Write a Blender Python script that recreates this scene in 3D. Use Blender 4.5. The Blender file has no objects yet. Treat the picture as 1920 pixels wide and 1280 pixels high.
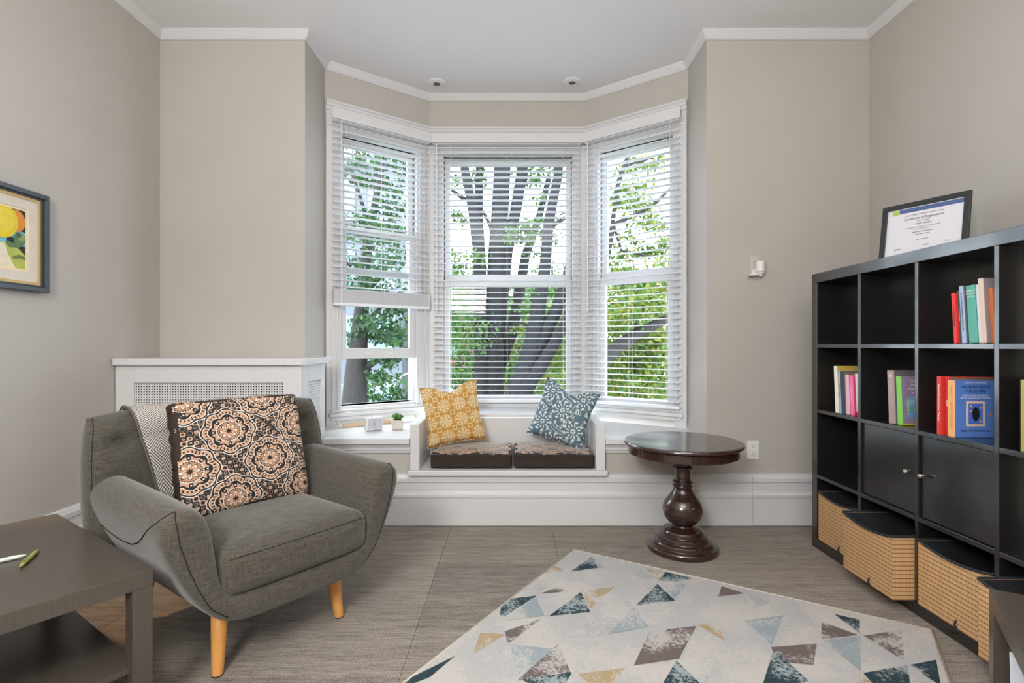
import bpy, bmesh, math, random
import numpy as np
from mathutils import Vector, Matrix, Euler
random.seed(7)
sc = bpy.context.scene
COL = sc.collection
R = math.radians

# ------------------------------------------------------------------ camera, world, lights, exposure
F = 977.0                      # focal length in pixels of the 1920 wide frame
H = 1.105                      # camera height
cam_d = bpy.data.cameras.new('camera'); cam = bpy.data.objects.new('camera', cam_d); COL.objects.link(cam)
cam_d.sensor_width = 36; cam_d.lens = F / 1920 * 36; cam_d.clip_start = .05; cam_d.clip_end = 300
cam_d.shift_x = -2 / 1920; cam_d.shift_y = 7 / 1920
cam.location = (0, 0, H); cam.rotation_euler = (R(90), 0, 0)
sc.camera = cam

def lin(c):
    return tuple(((x / 255) / 12.92 if x / 255 <= .04045 else ((x / 255 + .055) / 1.055) ** 2.4) for x in c)

w = bpy.data.worlds.new('overcast_sky'); sc.world = w; w.use_nodes = True
bg = w.node_tree.nodes['Background']
bg.inputs[0].default_value = (.80, .90, 1.0, 1); bg.inputs[1].default_value = 8.0

def area(name, loc, rot, sx, sy, power, color):
    d = bpy.data.lights.new(name, 'AREA'); d.shape = 'RECTANGLE'; d.size = sx; d.size_y = sy
    d.energy = power; d.color = color
    o = bpy.data.objects.new(name, d); COL.objects.link(o); o.location = loc; o.rotation_euler = rot
    return o
area('room_fill_light', (0.1, -0.5, 2.96), (0, 0, 0), 1.6, 1.2, 12, (1.0, .98, .96))  # unseen fill below the ceiling behind the camera, added to brighten the walls
area('ceiling_bounce_fill', (-0.2, -0.9, 1.75), (R(180), 0, 0), 1.4, 1.4, 84, (1.0, .985, .97))  # unseen area light facing up, added so the ceiling gets bright
area('softbox_lamp', (-.75, -.7, 1.95), (R(80), 0, R(-14)), .6, .6, 38, (1.0, .985, .97))
d = bpy.data.lights.new('reading_lamp', 'SPOT'); d.energy = 22; d.color = (1, .60, .28); d.shadow_soft_size = .03; d.spot_size = R(34); d.spot_blend = .6
o = bpy.data.objects.new('reading_lamp', d); COL.objects.link(o); o.location = (-2.05, 1.88, 1.5)
o.rotation_euler = (Vector((-1.74, 2.14, 0)) - Vector(o.location)).to_track_quat('-Z', 'Y').to_euler()

vs = sc.view_settings
vs.view_transform = 'Standard'; vs.look = 'None'; vs.exposure = 0.7; vs.gamma = 1; vs.use_curve_mapping = False
sc.cycles.use_denoising = True
sc.cycles.max_bounces = 10; sc.cycles.diffuse_bounces = 6; sc.cycles.transparent_max_bounces = 16
sc.cycles.sample_clamp_indirect = 6; sc.cycles.caustics_reflective = False; sc.cycles.caustics_refractive = False

# ------------------------------------------------------------------ node helpers
class E:
    """a socket inside a node tree, with arithmetic that adds math nodes"""
    def __init__(s, nt, sock): s.nt = nt; s.k = sock
    def _op(s, op, *a):
        n = s.nt.nodes.new('ShaderNodeMath'); n.operation = op
        for i, x in enumerate((s,) + a):
            if isinstance(x, E): s.nt.links.new(x.k, n.inputs[i])
            else: n.inputs[i].default_value = float(x)
        return E(s.nt, n.outputs[0])
    def __add__(s, o): return s._op('ADD', o)
    def __sub__(s, o): return s._op('SUBTRACT', o)
    def __mul__(s, o): return s._op('MULTIPLY', o)
    def __truediv__(s, o): return s._op('DIVIDE', o)
    def sin(s): return s._op('SINE')
    def cos(s): return s._op('COSINE')
    def abs(s): return s._op('ABSOLUTE')
    def fr(s): return s._op('FRACT')
    def lt(s, o): return s._op('LESS_THAN', o)
    def gt(s, o): return s._op('GREATER_THAN', o)
    def mn(s, o): return s._op('MINIMUM', o)
    def mx(s, o): return s._op('MAXIMUM', o)
    def at2(s, o): return s._op('ARCTAN2', o)
    def sqrt(s): return s._op('SQRT')
    def pp(s, o): return s._op('PINGPONG', o)
    def rng(s, lo, hi): return s.gt(lo) * s.lt(hi)

def coords(nt, kind='Object'):
    t = nt.nodes.new('ShaderNodeTexCoord'); sp = nt.nodes.new('ShaderNodeSeparateXYZ')
    nt.links.new(t.outputs[kind], sp.inputs[0])
    return [E(nt, sp.outputs[i]) for i in range(3)], t.outputs[kind]

def noise(nt, vec, scale, detail=3, rough=.55, sv=None):
    if sv:
        m = nt.nodes.new('ShaderNodeMapping'); m.inputs['Scale'].default_value = sv
        nt.links.new(vec, m.inputs[0]); vec = m.outputs[0]
    n = nt.nodes.new('ShaderNodeTexNoise'); n.inputs['Scale'].default_value = scale
    n.inputs['Detail'].default_value = detail; n.inputs['Roughness'].default_value = rough
    nt.links.new(vec, n.inputs['Vector'])
    return E(nt, n.outputs['Fac'])

def mix(nt, fac, a, b):
    n = nt.nodes.new('ShaderNodeMix'); n.data_type = 'RGBA'
    for i, x in ((0, fac), (6, a), (7, b)):
        if isinstance(x, E): nt.links.new(x.k, n.inputs[i])
        elif i == 0: n.inputs[0].default_value = x
        else: n.inputs[i].default_value = (*lin(x), 1)
    return E(nt, n.outputs[2])

def new_mat(name):
    m = bpy.data.materials.new(name); m.use_nodes = True
    return m, m.node_tree, m.node_tree.nodes['Principled BSDF']

def bump(nt, b, h, strength, dist=.002):
    n = nt.nodes.new('ShaderNodeBump'); n.inputs['Strength'].default_value = strength; n.inputs['Distance'].default_value = dist
    nt.links.new(h.k, n.inputs['Height']); nt.links.new(n.outputs[0], b.inputs['Normal'])

def M(name, rgb, rough=.5, spec=.5, var=.06, vscale=8, bs=0, bscale=200, metal=0, coat=0, sv=None):
    m, nt, b = new_mat(name)
    _, vec = coords(nt)
    n = noise(nt, vec, vscale, 3, .55, sv)
    lo = tuple(max(0, c * (1 - var)) for c in rgb); hi = tuple(min(255, c * (1 + var)) for c in rgb)
    c = mix(nt, n, lo, hi); nt.links.new(c.k, b.inputs['Base Color'])
    b.inputs['Roughness'].default_value = rough; b.inputs['Specular IOR Level'].default_value = spec
    b.inputs['Metallic'].default_value = metal; b.inputs['Coat Weight'].default_value = coat; b.inputs['Coat Roughness'].default_value = .08
    if bs: bump(nt, b, noise(nt, vec, bscale, 3), bs)
    return m

WALL = M('beige_wall_paint', (186, 181, 174), .6, .3, .02, 3, .06, 320)
CEIL = M('white_ceiling_paint', (228, 228, 229), .7, .2, .01, 3, .05, 200)
WHITE = M('white_trim_paint', (214, 214, 215), .35, .45, .01, 4, .02, 60)
SLATM = M('white_blind_slat', (238, 239, 242), .4, .4, .01, 4)
CORD = M('white_cord', (225, 225, 225), .7, .2)
BLACKW = M('black_brown_wood', (28, 27, 27), .28, .9, .14, 3, .02, 60, 0, .5, sv=(1, 14, 14))
TABLEW = M('black_brown_foil', (76, 69, 62), .28, .5, .12, 4, .03, 60, sv=(3, 40, 3))
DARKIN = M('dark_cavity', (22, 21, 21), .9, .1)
MAHOG = M('dark_mahogany_varnish', (50, 31, 26), .2, .6, .25, 6, 0, 0, 0, .6, sv=(1, 12, 1))
STEEL = M('brushed_steel', (200, 196, 190), .3, .5, .03, 20, 0, 0, 1)
OAK = M('oak_leg_wood', (222, 158, 88), .45, .4, .07, 5, .03, 60, sv=(20, 20, 2))
STRIPW = M('pale_wood', (214, 186, 152), .5, .4, .06, 6, sv=(2, 30, 30))
PLASTIC = M('white_plastic', (226, 226, 224), .4, .45, .01)
LIPM = M('black_binding', (46, 48, 52), .6, .3)

def m_glass():
    m, nt, b = new_mat('window_glass'); out = nt.nodes['Material Output']
    tr = nt.nodes.new('ShaderNodeBsdfTransparent'); tr.inputs[0].default_value = (.97, .985, .99, 1)
    gl = nt.nodes.new('ShaderNodeBsdfGlossy'); gl.inputs['Roughness'].default_value = .02
    fr = nt.nodes.new('ShaderNodeFresnel'); fr.inputs[0].default_value = 1.45
    k = E(nt, fr.outputs[0]) * .5
    mx = nt.nodes.new('ShaderNodeMixShader'); nt.links.new(k.k, mx.inputs[0]); nt.links.new(tr.outputs[0], mx.inputs[1]); nt.links.new(gl.outputs[0], mx.inputs[2])
    nt.links.new(mx.outputs[0], out.inputs[0]); return m
GLASS = m_glass()

def m_linen(name, rgb, contrast=.3):
    m, nt, b = new_mat(name); (x, y, z), vec = coords(nt)
    a = noise(nt, vec, 1, 3, .6, (26, 26, 420)); c = noise(nt, vec, 1, 3, .6, (420, 420, 26))
    f = noise(nt, vec, 520, 2, .6)
    t = (a + c + f * .6 - .8) * 1.3
    col = mix(nt, t, tuple(v * (1 - contrast * 1.5) for v in rgb), tuple(min(255, v * (1 + contrast * 1.4)) for v in rgb))
    nt.links.new(col.k, b.inputs['Base Color']); b.inputs['Roughness'].default_value = .85; b.inputs['Specular IOR Level'].default_value = .2
    b.inputs['Sheen Weight'].default_value = .3
    bump(nt, b, a + c + f, .25, .002); return m
LINEN = m_linen('charcoal_linen_weave', (58, 55, 49), .46)
SEAMM = M('charcoal_seam', (46, 44, 40), .9, .1)
DARKCLOTH = M('dark_brown_cotton', (58, 50, 45), .9, .15, .12, 14, .2, 300)

def m_mandala(name, ax, P=.28, off_=(0, 0), gloss=.8, sheen=0):
    m, nt, b = new_mat(name); xyz, vec = coords(nt)
    u, v = xyz[ax[0]] + off_[0], xyz[ax[1]] + off_[1]
    def cell(off):
        a = ((u / P + off).fr() - .5) * 2; c = ((v / (P * .88) + off).fr() - .5) * 2
        return a, c, (a * a + c * c).sqrt()
    a0, c0, r0 = cell(20.5); a1, c1, r1 = cell(20.0)
    s = r0.lt(r1)
    def sel(p, q): return p * s + q * (s * -1 + 1)
    a = sel(a0, a1); c = sel(c0, c1); r = sel(r0, r1) * 1.45
    th = c.at2(a)
    c8 = (th * 8).cos(); c16 = (th * 16).cos(); c48 = (th * 40).cos(); a8 = (th * 4).cos().abs()
    col = mix(nt, noise(nt, vec, 60), (52, 42, 38), (38, 32, 31))
    dark, tan, cream = (38, 33, 33), (192, 154, 125), (226, 212, 200)
    def lay(mask, c):
        nonlocal col
        col = mix(nt, mask, col, c)
    k_ = 2 * math.pi / P
    # filler between the rosettes: leaves, outlines and dots on the dark ground
    lf = (u * (k_ * 7)).sin() * (v * (k_ * 8)).sin() + (u * (k_ * 3) + v * (k_ * 3)).sin() * .35
    lay(r.gt(.9) * lf.gt(.26), cream); lay(r.gt(.9) * lf.gt(.34), tan); lay(r.gt(.9) * lf.gt(.82), dark)
    lay(r.gt(.9) * lf.rng(-.62, -.54), cream)
    R0 = c8 * .05 + .97
    lay(r.lt(R0 + .035), cream); lay(r.lt(R0), dark)
    R1 = a8 * .13 + .80                                   # eight large petals
    lay(r.lt(R1 + .025), cream); lay(r.lt(R1), tan)
    lay((r - .78).abs().lt(.07) * c48.gt(.35), dark)
    lay(r.lt(a8 * .13 + .63), dark); lay((r - (a8 * .13 + .63)).abs().lt(.016), cream)
    lay(r.lt(a8 * .10 + .54), tan)
    lay(r.lt(.66) * r.gt(.44) * c8.gt(.55), dark); lay((r - .56).abs().lt(.03) * c8.gt(.93), cream)
    lay(r.lt(.455), cream); lay(r.lt(.43), dark); lay((r - .415).abs().lt(.018) * (th * 30).cos().gt(.1), cream)
    lay(r.lt(.38), (178, 136, 106))
    lay(r.lt(a8 * .20 + .15), dark); lay(r.lt(a8 * .19 + .12), cream); lay(r.lt(a8 * .15 + .09), (196, 152, 120))
    lay(r.lt(c8 * .035 + .10), dark)
    nt.links.new(col.k, b.inputs['Base Color']); b.inputs['Roughness'].default_value = gloss; b.inputs['Specular IOR Level'].default_value = .4; b.inputs['Sheen Weight'].default_value = sheen; b.inputs['Sheen Roughness'].default_value = .3
    bump(nt, b, noise(nt, vec, 400), .15); return m
MANDALA_C = m_mandala('mandala_cotton_upright', (1, 2), .30, (.07, -.085))
MANDALA_S = m_mandala('mandala_cotton_seat', (0, 1), .2, (0, 0), .45, .6)

def m_yellow():
    m, nt, b = new_mat('mustard_trellis_cotton'); (x, y, z), vec = coords(nt)
    P = .10; k = 2 * math.pi / P
    cx, cy = (x * k).cos(), (y * k).cos()
    u = ((x / P + 20).fr() - .5).abs(); v = ((y / P + 20).fr() - .5).abs()
    r = (u * u + v * v).sqrt(); q = ((u - .5) * (u - .5) + (v - .5) * (v - .5)).sqrt()
    ln = u.lt(.022).mx(v.lt(.022)).mx((r - .13).abs().lt(.024)).mx((q - .13).abs().lt(.024)).mx((u - v).abs().lt(.028) * r.gt(.13) * q.gt(.15))
    ln = ln.mx(((u - .30) * (u - .30) + (v - .12) * (v - .12)).sqrt()._op('SUBTRACT', .085).abs().lt(.024))
    ln = ln.mx(((u - .12) * (u - .12) + (v - .30) * (v - .30)).sqrt()._op('SUBTRACT', .085).abs().lt(.024))
    col = mix(nt, ln, (192, 142, 66), (222, 204, 166)); nt.links.new(col.k, b.inputs['Base Color'])
    b.inputs['Roughness'].default_value = .85; b.inputs['Specular IOR Level'].default_value = .2
    bump(nt, b, noise(nt, vec, 500), .2); return m
YELLOW = m_yellow()

def m_blue():
    m, nt, b = new_mat('slate_blue_paisley_cotton'); (x, y, z), vec = coords(nt)
    P = .21
    def cell(off):
        a = (x / P + off).fr() - .5; c = (y / P + off * 1.0).fr() - .5
        return a, c, (a * a + c * c).sqrt()
    a0, c0, r0 = cell(20.5); a1, c1, r1 = cell(20.0)
    s = r0.lt(r1)
    def sel(p, q): return p * s + q * (s * -1 + 1)
    a = sel(a0, a1); c = sel(c0, c1); r = sel(r0, r1); th = c.at2(a)
    fl = r.lt((th * 4).cos().abs() * .055 + .035) * r.gt(.03)
    fl = fl.mx((r - .17).abs().lt(.045) * (th * 12).cos().gt(.25))
    fl = fl.mx((r - .27).abs().lt(.035) * (th * 9 + r * 20).cos().gt(.2))
    n1 = noise(nt, vec, 8.5, 1, .4)
    sw = ((n1 * 9).fr() - .5).abs().lt(.06) + ((n1 * 9).fr() - .24).abs().lt(.035)
    sw = sw.mn(1) * r.gt(.30)
    ln = fl.mx(sw)
    base = mix(nt, noise(nt, vec, 3), (84, 108, 120), (98, 126, 140))
    col = mix(nt, ln, base, (214, 218, 214)); nt.links.new(col.k, b.inputs['Base Color'])
    b.inputs['Roughness'].default_value = .8; b.inputs['Specular IOR Level'].default_value = .25
    bump(nt, b, noise(nt, vec, 500), .2); return m
BLUE = m_blue()

def m_throw():
    m, nt, b = new_mat('grey_diamond_weave'); (x, y, z), vec = coords(nt, 'UV')
    d = x.pp(.045) + y.pp(.06)
    st = (d / .0105).fr().lt(.48)
    col = mix(nt, st, (214, 206, 198), (98, 94, 92)); nt.links.new(col.k, b.inputs['Base Color'])
    b.inputs['Roughness'].default_value = .9; b.inputs['Specular IOR Level'].default_value = .1
    bump(nt, b, d * 60, .3, .002); return m
THROW = m_throw()

def m_bamboo():
    m, nt, b = new_mat('woven_bamboo'); (x, y, z), vec = coords(nt, 'UV')
    ve = (x / .0052).fr(); he = (y / .0175).fr()
    line = he.lt(.2) * ve.rng(.18, .92)
    n = noise(nt, vec, 1, 3, .6, (140, 8, 1))
    base = mix(nt, n, (196, 154, 106), (222, 184, 138))
    base = mix(nt, ve.lt(.2) * .6, base, (150, 100, 58))
    col = mix(nt, line * .85, base, (104, 64, 36)); nt.links.new(col.k, b.inputs['Base Color'])
    b.inputs['Roughness'].default_value = .55; b.inputs['Specular IOR Level'].default_value = .3
    bump(nt, b, (ve - .5).abs() * -1 + he.lt(.2) * -.4, .4, .002); return m
BAMBOO = m_bamboo()

def m_carpet():
    m, nt, b = new_mat('streaked_grey_brown_carpet'); (x, y, z), vec = coords(nt)
    g = nt.nodes.new('ShaderNodeNewGeometry')
    pos = g.outputs['Position']
    oi = nt.nodes.new('ShaderNodeObjectInfo'); rnd = E(nt, oi.outputs['Random'])
    a = noise(nt, pos, 1, 4, .75, (7, 150, 1)); c = noise(nt, pos, 1, 2, .6, (1.5, 24, 1)); f = noise(nt, pos, 260, 3, .8)
    t = (a - .5) * 1.9 + (c - .5) * .5 + (f - .5) * 3.4 + (rnd - .5) * .26 + .5
    col = mix(nt, t, (90, 83, 77), (178, 168, 158)); nt.links.new(col.k, b.inputs['Base Color'])
    b.inputs['Roughness'].default_value = .95; b.inputs['Specular IOR Level'].default_value = .1
    bump(nt, b, f + a * .5, .5, .004); return m
CARPET = m_carpet()

def m_rug(name, rgb, base=(186, 182, 176), wear=.5, sc_=7):
    m, nt, b = new_mat(name); (x, y, z), vec = coords(nt)
    n = noise(nt, vec, sc_, 2, .6) * .55 + noise(nt, vec, 75, 4, .75) * .45
    mask = ((n - wear) * 14 + .5); mask._op  # hard-edged wear
    mk = mask.mx(0).mn(1)
    f = noise(nt, vec, 240, 2, .6)
    col = mix(nt, mk, rgb, base); col = mix(nt, (f - .5) * .5, col, (120, 115, 112))
    nt.links.new(col.k, b.inputs['Base Color']); b.inputs['Roughness'].default_value = .95; b.inputs['Specular IOR Level'].default_value = .1
    bump(nt, b, f, .35, .003); return m
RUGM = {
 'base': m_rug('rug_ivory', (192, 187, 181), (178, 177, 176), .5, 4),
 'teal': m_rug('rug_dark_teal', (48, 66, 72), (156, 166, 168), .545, 5),
 'blue': m_rug('rug_pale_blue', (148, 159, 164), (184, 183, 180), .54, 5),
 'taupe': m_rug('rug_taupe', (110, 99, 96), (182, 178, 174), .525, 6),
 'gold': m_rug('rug_sand', (170, 151, 118), (188, 184, 178), .54, 6),
 'pale': m_rug('rug_pale_grey', (168, 170, 169), (190, 187, 182), .5, 5)}
RUGEDGE = M('rug_binding', (196, 188, 174), .9, .1, .06, 40)

def flat(name, rgb, rough=.5, spec=.4, var=.04): return M(name, rgb, rough, spec, var, 30)

# ------------------------------------------------------------------ mesh helpers
class MB:
    def __init__(s): s.v = []; s.f = []; s.m = []; s.uv = None
    def add(s, vs_, fs, mi=0):
        o = len(s.v); s.v += [tuple(p) for p in vs_]; s.f += [tuple(i + o for i in f) for f in fs]; s.m += [mi] * len(fs); return s
    def box(s, x0, y0, z0, x1, y1, z1, mi=0):
        x0, x1 = min(x0, x1), max(x0, x1); y0, y1 = min(y0, y1), max(y0, y1); z0, z1 = min(z0, z1), max(z0, z1)
        v = [(x0, y0, z0), (x1, y0, z0), (x1, y1, z0), (x0, y1, z0), (x0, y0, z1), (x1, y0, z1), (x1, y1, z1), (x0, y1, z1)]
        return s.add(v, [(0, 3, 2, 1), (4, 5, 6, 7), (0, 1, 5, 4), (1, 2, 6, 5), (2, 3, 7, 6), (3, 0, 4, 7)], mi)
    def prism(s, poly, z0, z1, mi=0):
        n = len(poly)
        ar = sum(poly[i][0] * poly[(i + 1) % n][1] - poly[(i + 1) % n][0] * poly[i][1] for i in range(n))
        if ar < 0: poly = poly[::-1]
        v = [(x, y, z0) for x, y in poly] + [(x, y, z1) for x, y in poly]
        return s.add(v, [tuple(range(n - 1, -1, -1)), tuple(range(n, 2 * n))] + [(i, (i + 1) % n, n + (i + 1) % n, n + i) for i in range(n)], mi)
    def lathe(s, prof, n=32, c=(0, 0, 0), mi=0, axis='z'):
        k = len(prof); v = []
        for r, z in prof:
            for i in range(n):
                a = 2 * math.pi * i / n; p = (r * math.cos(a), r * math.sin(a), z)
                if axis == 'y': p = (p[0], -p[2], p[1])
                if axis == 'x': p = (-p[2], p[0], p[1])
                v.append((p[0] + c[0], p[1] + c[1], p[2] + c[2]))
        fs = [(j * n + i, j * n + (i + 1) % n, (j + 1) * n + (i + 1) % n, (j + 1) * n + i) for j in range(k - 1) for i in range(n)]
        fs += [tuple(range(n - 1, -1, -1)), tuple((k - 1) * n + i for i in range(n))]
        return s.add(v, fs, mi)
    def tube(s, pts, rad, n=8, mi=0):
        pts = [Vector(p) for p in pts]; k = len(pts); v = []
        rad = rad if hasattr(rad, '__len__') else [rad] * k
        up = None
        for j, p in enumerate(pts):
            t = (pts[min(j + 1, k - 1)] - pts[max(j - 1, 0)]).normalized()
            if up is None: up = t.orthogonal().normalized()
            up = (up - t * up.dot(t)).normalized(); sd = t.cross(up)
            for i in range(n):
                a = 2 * math.pi * i / n; v.append(p + (up * math.cos(a) + sd * math.sin(a)) * rad[j])
        fs = [(j * n + i, j * n + (i + 1) % n, (j + 1) * n + (i + 1) % n, (j + 1) * n + i) for j in range(k - 1) for i in range(n)]
        fs += [tuple(range(n - 1, -1, -1)), tuple((k - 1) * n + i for i in range(n))]
        return s.add(v, fs, mi)
    def grid(s, rows, mi=0, closed=False):
        n = len(rows[0]); k = len(rows); v = [p for r in rows for p in r]
        m_ = n if closed else n - 1
        return s.add(v, [(j * n + i, j * n + (i + 1) % n, (j + 1) * n + (i + 1) % n, (j + 1) * n + i) for j in range(k - 1) for i in range(m_)], mi)
    def rbox(s, half, r, n=8, crown=(0, 0, 0), c=(0, 0, 0), mi=0):
        hx, hy, hz = half; idx = {}; v = []; fs = []
        def ax(h):
            inner = max(h - r, 1e-4); a = [-h + r * (1 - math.cos(t)) for t in (0, .5, 1.05, 1.57)]
            a[0] = -h
            mid = [-inner + 2 * inner * i / n for i in range(n + 1)][1:-1]
            return a + mid + [-q for q in a[::-1]]
        A = (ax(hx), ax(hy), ax(hz)); Hf = half
        def vert(p):
            key = tuple(round(q, 6) for q in p)
            if key in idx: return idx[key]
            q = [max(-h + r, min(h - r, t)) for t, h in zip(p, Hf)]
            dd = Vector([a - b_ for a, b_ in zip(p, q)]); L = dd.length
            if L > 1e-9: dd *= r / L
            o = [q[i] + dd[i] for i in range(3)]
            t = [o[i] / Hf[i] for i in range(3)]
            for i in range(3):
                j, k = (i + 1) % 3, (i + 2) % 3
                o[i] += crown[i] * t[i] * max(0, 1 - t[j] ** 4) * max(0, 1 - t[k] ** 4)
            v.append(tuple(o[i] + c[i] for i in range(3))); idx[key] = len(v) - 1; return len(v) - 1
        for i in range(3):
            j, k = (i + 1) % 3, (i + 2) % 3
            for sg in (-1, 1):
                for p in range(len(A[j]) - 1):
                    for q in range(len(A[k]) - 1):
                        quad = []
                        for dp, dq in ((0, 0), (1, 0), (1, 1), (0, 1)):
                            P = [0, 0, 0]; P[i] = sg * Hf[i]; P[j] = A[j][p + dp]; P[k] = A[k][q + dq]; quad.append(vert(P))
                        if sg < 0: quad.reverse()
                        fs.append(tuple(quad))
        return s.add(v, fs, mi)
    def build(s, name, mats, parent=None, bevel=0, smooth=False, sub=0, seg=2, loc=None, rot=None, angle=35):
        me = bpy.data.meshes.new(name); me.from_pydata(s.v, [], s.f)
        for m in (mats if isinstance(mats, (list, tuple)) else [mats]): me.materials.append(m)
        if any(s.m): me.polygons.foreach_set('material_index', s.m)
        if s.uv:
            ul = me.uv_layers.new(name='UVMap')
            for l in me.loops: ul.data[l.index].uv = s.uv[l.vertex_index]
        if smooth: me.polygons.foreach_set('use_smooth', [True] * len(me.polygons))
        me.update()
        o = bpy.data.objects.new(name, me); COL.objects.link(o)
        if parent: o.parent = parent
        if loc: o.location = loc
        if rot: o.rotation_euler = rot
        if bevel:
            b = o.modifiers.new('bevel', 'BEVEL'); b.width = bevel; b.segments = seg; b.limit_method = 'ANGLE'; b.angle_limit = R(angle)
            if smooth is False:
                pass
        if sub:
            b = o.modifiers.new('subsurf', 'SUBSURF'); b.levels = sub; b.render_levels = sub
        return o

def tag(o, label=None, cat=None, group=None, kind=None):
    if label: o['label'] = label
    if cat: o['category'] = cat
    if group: o['group'] = group
    if kind: o['kind'] = kind
    return o
def thing(name, label, cat, loc=(0, 0, 0), rz=0, group=None):
    o = bpy.data.objects.new(name, None); COL.objects.link(o); o.location = loc; o.rotation_euler = (0, 0, rz)
    o.empty_display_size = .1
    return tag(o, label, cat, group)
def struct(name, loc=(0, 0, 0), rz=0):
    o = bpy.data.objects.new(name, None); COL.objects.link(o); o.location = loc; o.rotation_euler = (0, 0, rz); o['kind'] = 'structure'; return o
def copyobj(o, parent, loc=None):
    c = o.copy(); COL.objects.link(c); c.parent = parent
    if loc is not None: c.location = loc
    return c
def at(px, py, Y):
    return ((px - 962) / F * Y, Y, H - (py - 647) / F * Y)
def sweep(path, prof, mb=None, mi=0):
    """profile points are (offset to the right of the path, height); mitred corners"""
    mb = mb or MB(); n = len(path); rows = []
    for i in range(n):
        p = Vector(path[i])
        d0 = (p - Vector(path[i - 1])).normalized() if i else None
        d1 = (Vector(path[i + 1]) - p).normalized() if i < n - 1 else None
        d0 = d0 or d1; d1 = d1 or d0
        n0 = Vector((d0.y, -d0.x)); n1 = Vector((d1.y, -d1.x)); m_ = (n0 + n1).normalized(); k = 1 / max(.3, m_.dot(n0))
        rows.append([(p.x + m_.x * k * o_, p.y + m_.y * k * o_, z) for o_, z in prof])
    mb.grid([list(r) for r in rows], mi, closed=True)
    o = len(mb.v) - n * len(prof); q = len(prof)
    mb.f += [tuple(o + i for i in range(q)), tuple(o + (n - 1) * q + i for i in range(q - 1, -1, -1))]; mb.m += [mi, mi]
    return mb
def lettering(body, size, mat, parent, loc, rot=(R(90), 0, 0), align='CENTER', name='lettering', sx=1.0):
    cu = bpy.data.curves.new('txt', 'FONT'); cu.body = body; cu.size = size; cu.align_x = align; cu.align_y = 'CENTER'; cu.resolution_u = 2
    cu.extrude = .0003
    t = bpy.data.objects.new('txt', cu); COL.objects.link(t)
    bpy.context.view_layer.update()
    me = bpy.data.meshes.new_from_object(t.evaluated_get(bpy.context.evaluated_depsgraph_get()))
    bpy.data.objects.remove(t); bpy.data.curves.remove(cu)
    me.materials.clear(); me.materials.append(mat)
    o = bpy.data.objects.new(name, me); COL.objects.link(o); o.parent = parent; o.location = loc; o.rotation_euler = rot; o.scale = (sx, 1, 1)
    return o

# ------------------------------------------------------------------ room shell
XL, XR, YB, ZC = -2.172, 2.188, 3.205, 3.03
AL, AR, YO = -1.28, 1.19, 3.545        # bay return walls, outer corners
BL, BR, YI = -.645, .555, 4.015        # bay inner corners
YR = -2.4
floor = struct('floor')
MB().box(XL - .15, YR - .15, -.2, XR + .15, YB + .1, -.012).build('underlay', M('underlay', (70, 64, 60), .9), floor)
TS = .61; tm = None; kx = -4
for i in range(-3, 5):
    for j in range(-4, 6):
        x0 = -.377 + i * TS; y0 = 2.65 + (j - 5) * TS + (TS / 2 if i % 2 else 0)
        a0, a1 = max(x0, XL), min(x0 + TS, XR); b0, b1 = max(y0, YR), min(y0 + TS, YB)
        if a1 - a0 < .02 or b1 - b0 < .02: continue
        MB().box(a0 + .0008, b0 + .0008, -.012, a1 - .0008, b1 - .0008, 0).build('carpet_tile', CARPET, floor)
o = MB().box(XL - .2, YR - .2, ZC, XR + .2, YI + .3, ZC + .15).build('ceiling', CEIL); o['kind'] = 'structure'
def wall(name, *boxes):
    mb = MB()
    for b in boxes: mb.box(*b)
    o = mb.build(name, WALL); o['kind'] = 'structure'; return o
wall('wall_left', (XL - .15, YR - .15, 0, XL, YB + .15, ZC))
wall('wall_right', (XR, YR - .15, 0, XR + .15, YB + .15, ZC))
wall('wall_rear', (XL, YR - .15, 0, XR, YR, ZC))
mb = MB()
mb.box(XL, YB, 0, AL, YO + .1, ZC); mb.box(AR, YB, 0, XR, YO + .1, ZC)      # the two piers beside the bay; their sides are the returns
mb.box(AL, YB, 0, -.625, YB + .1, .50); mb.box(.56, YB, 0, AR, YB + .1, .50)
mb.box(-.625, YB, 0, .56, YB + .1, .30)
o = mb.build('wall_back', WALL); o['kind'] = 'structure'

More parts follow.
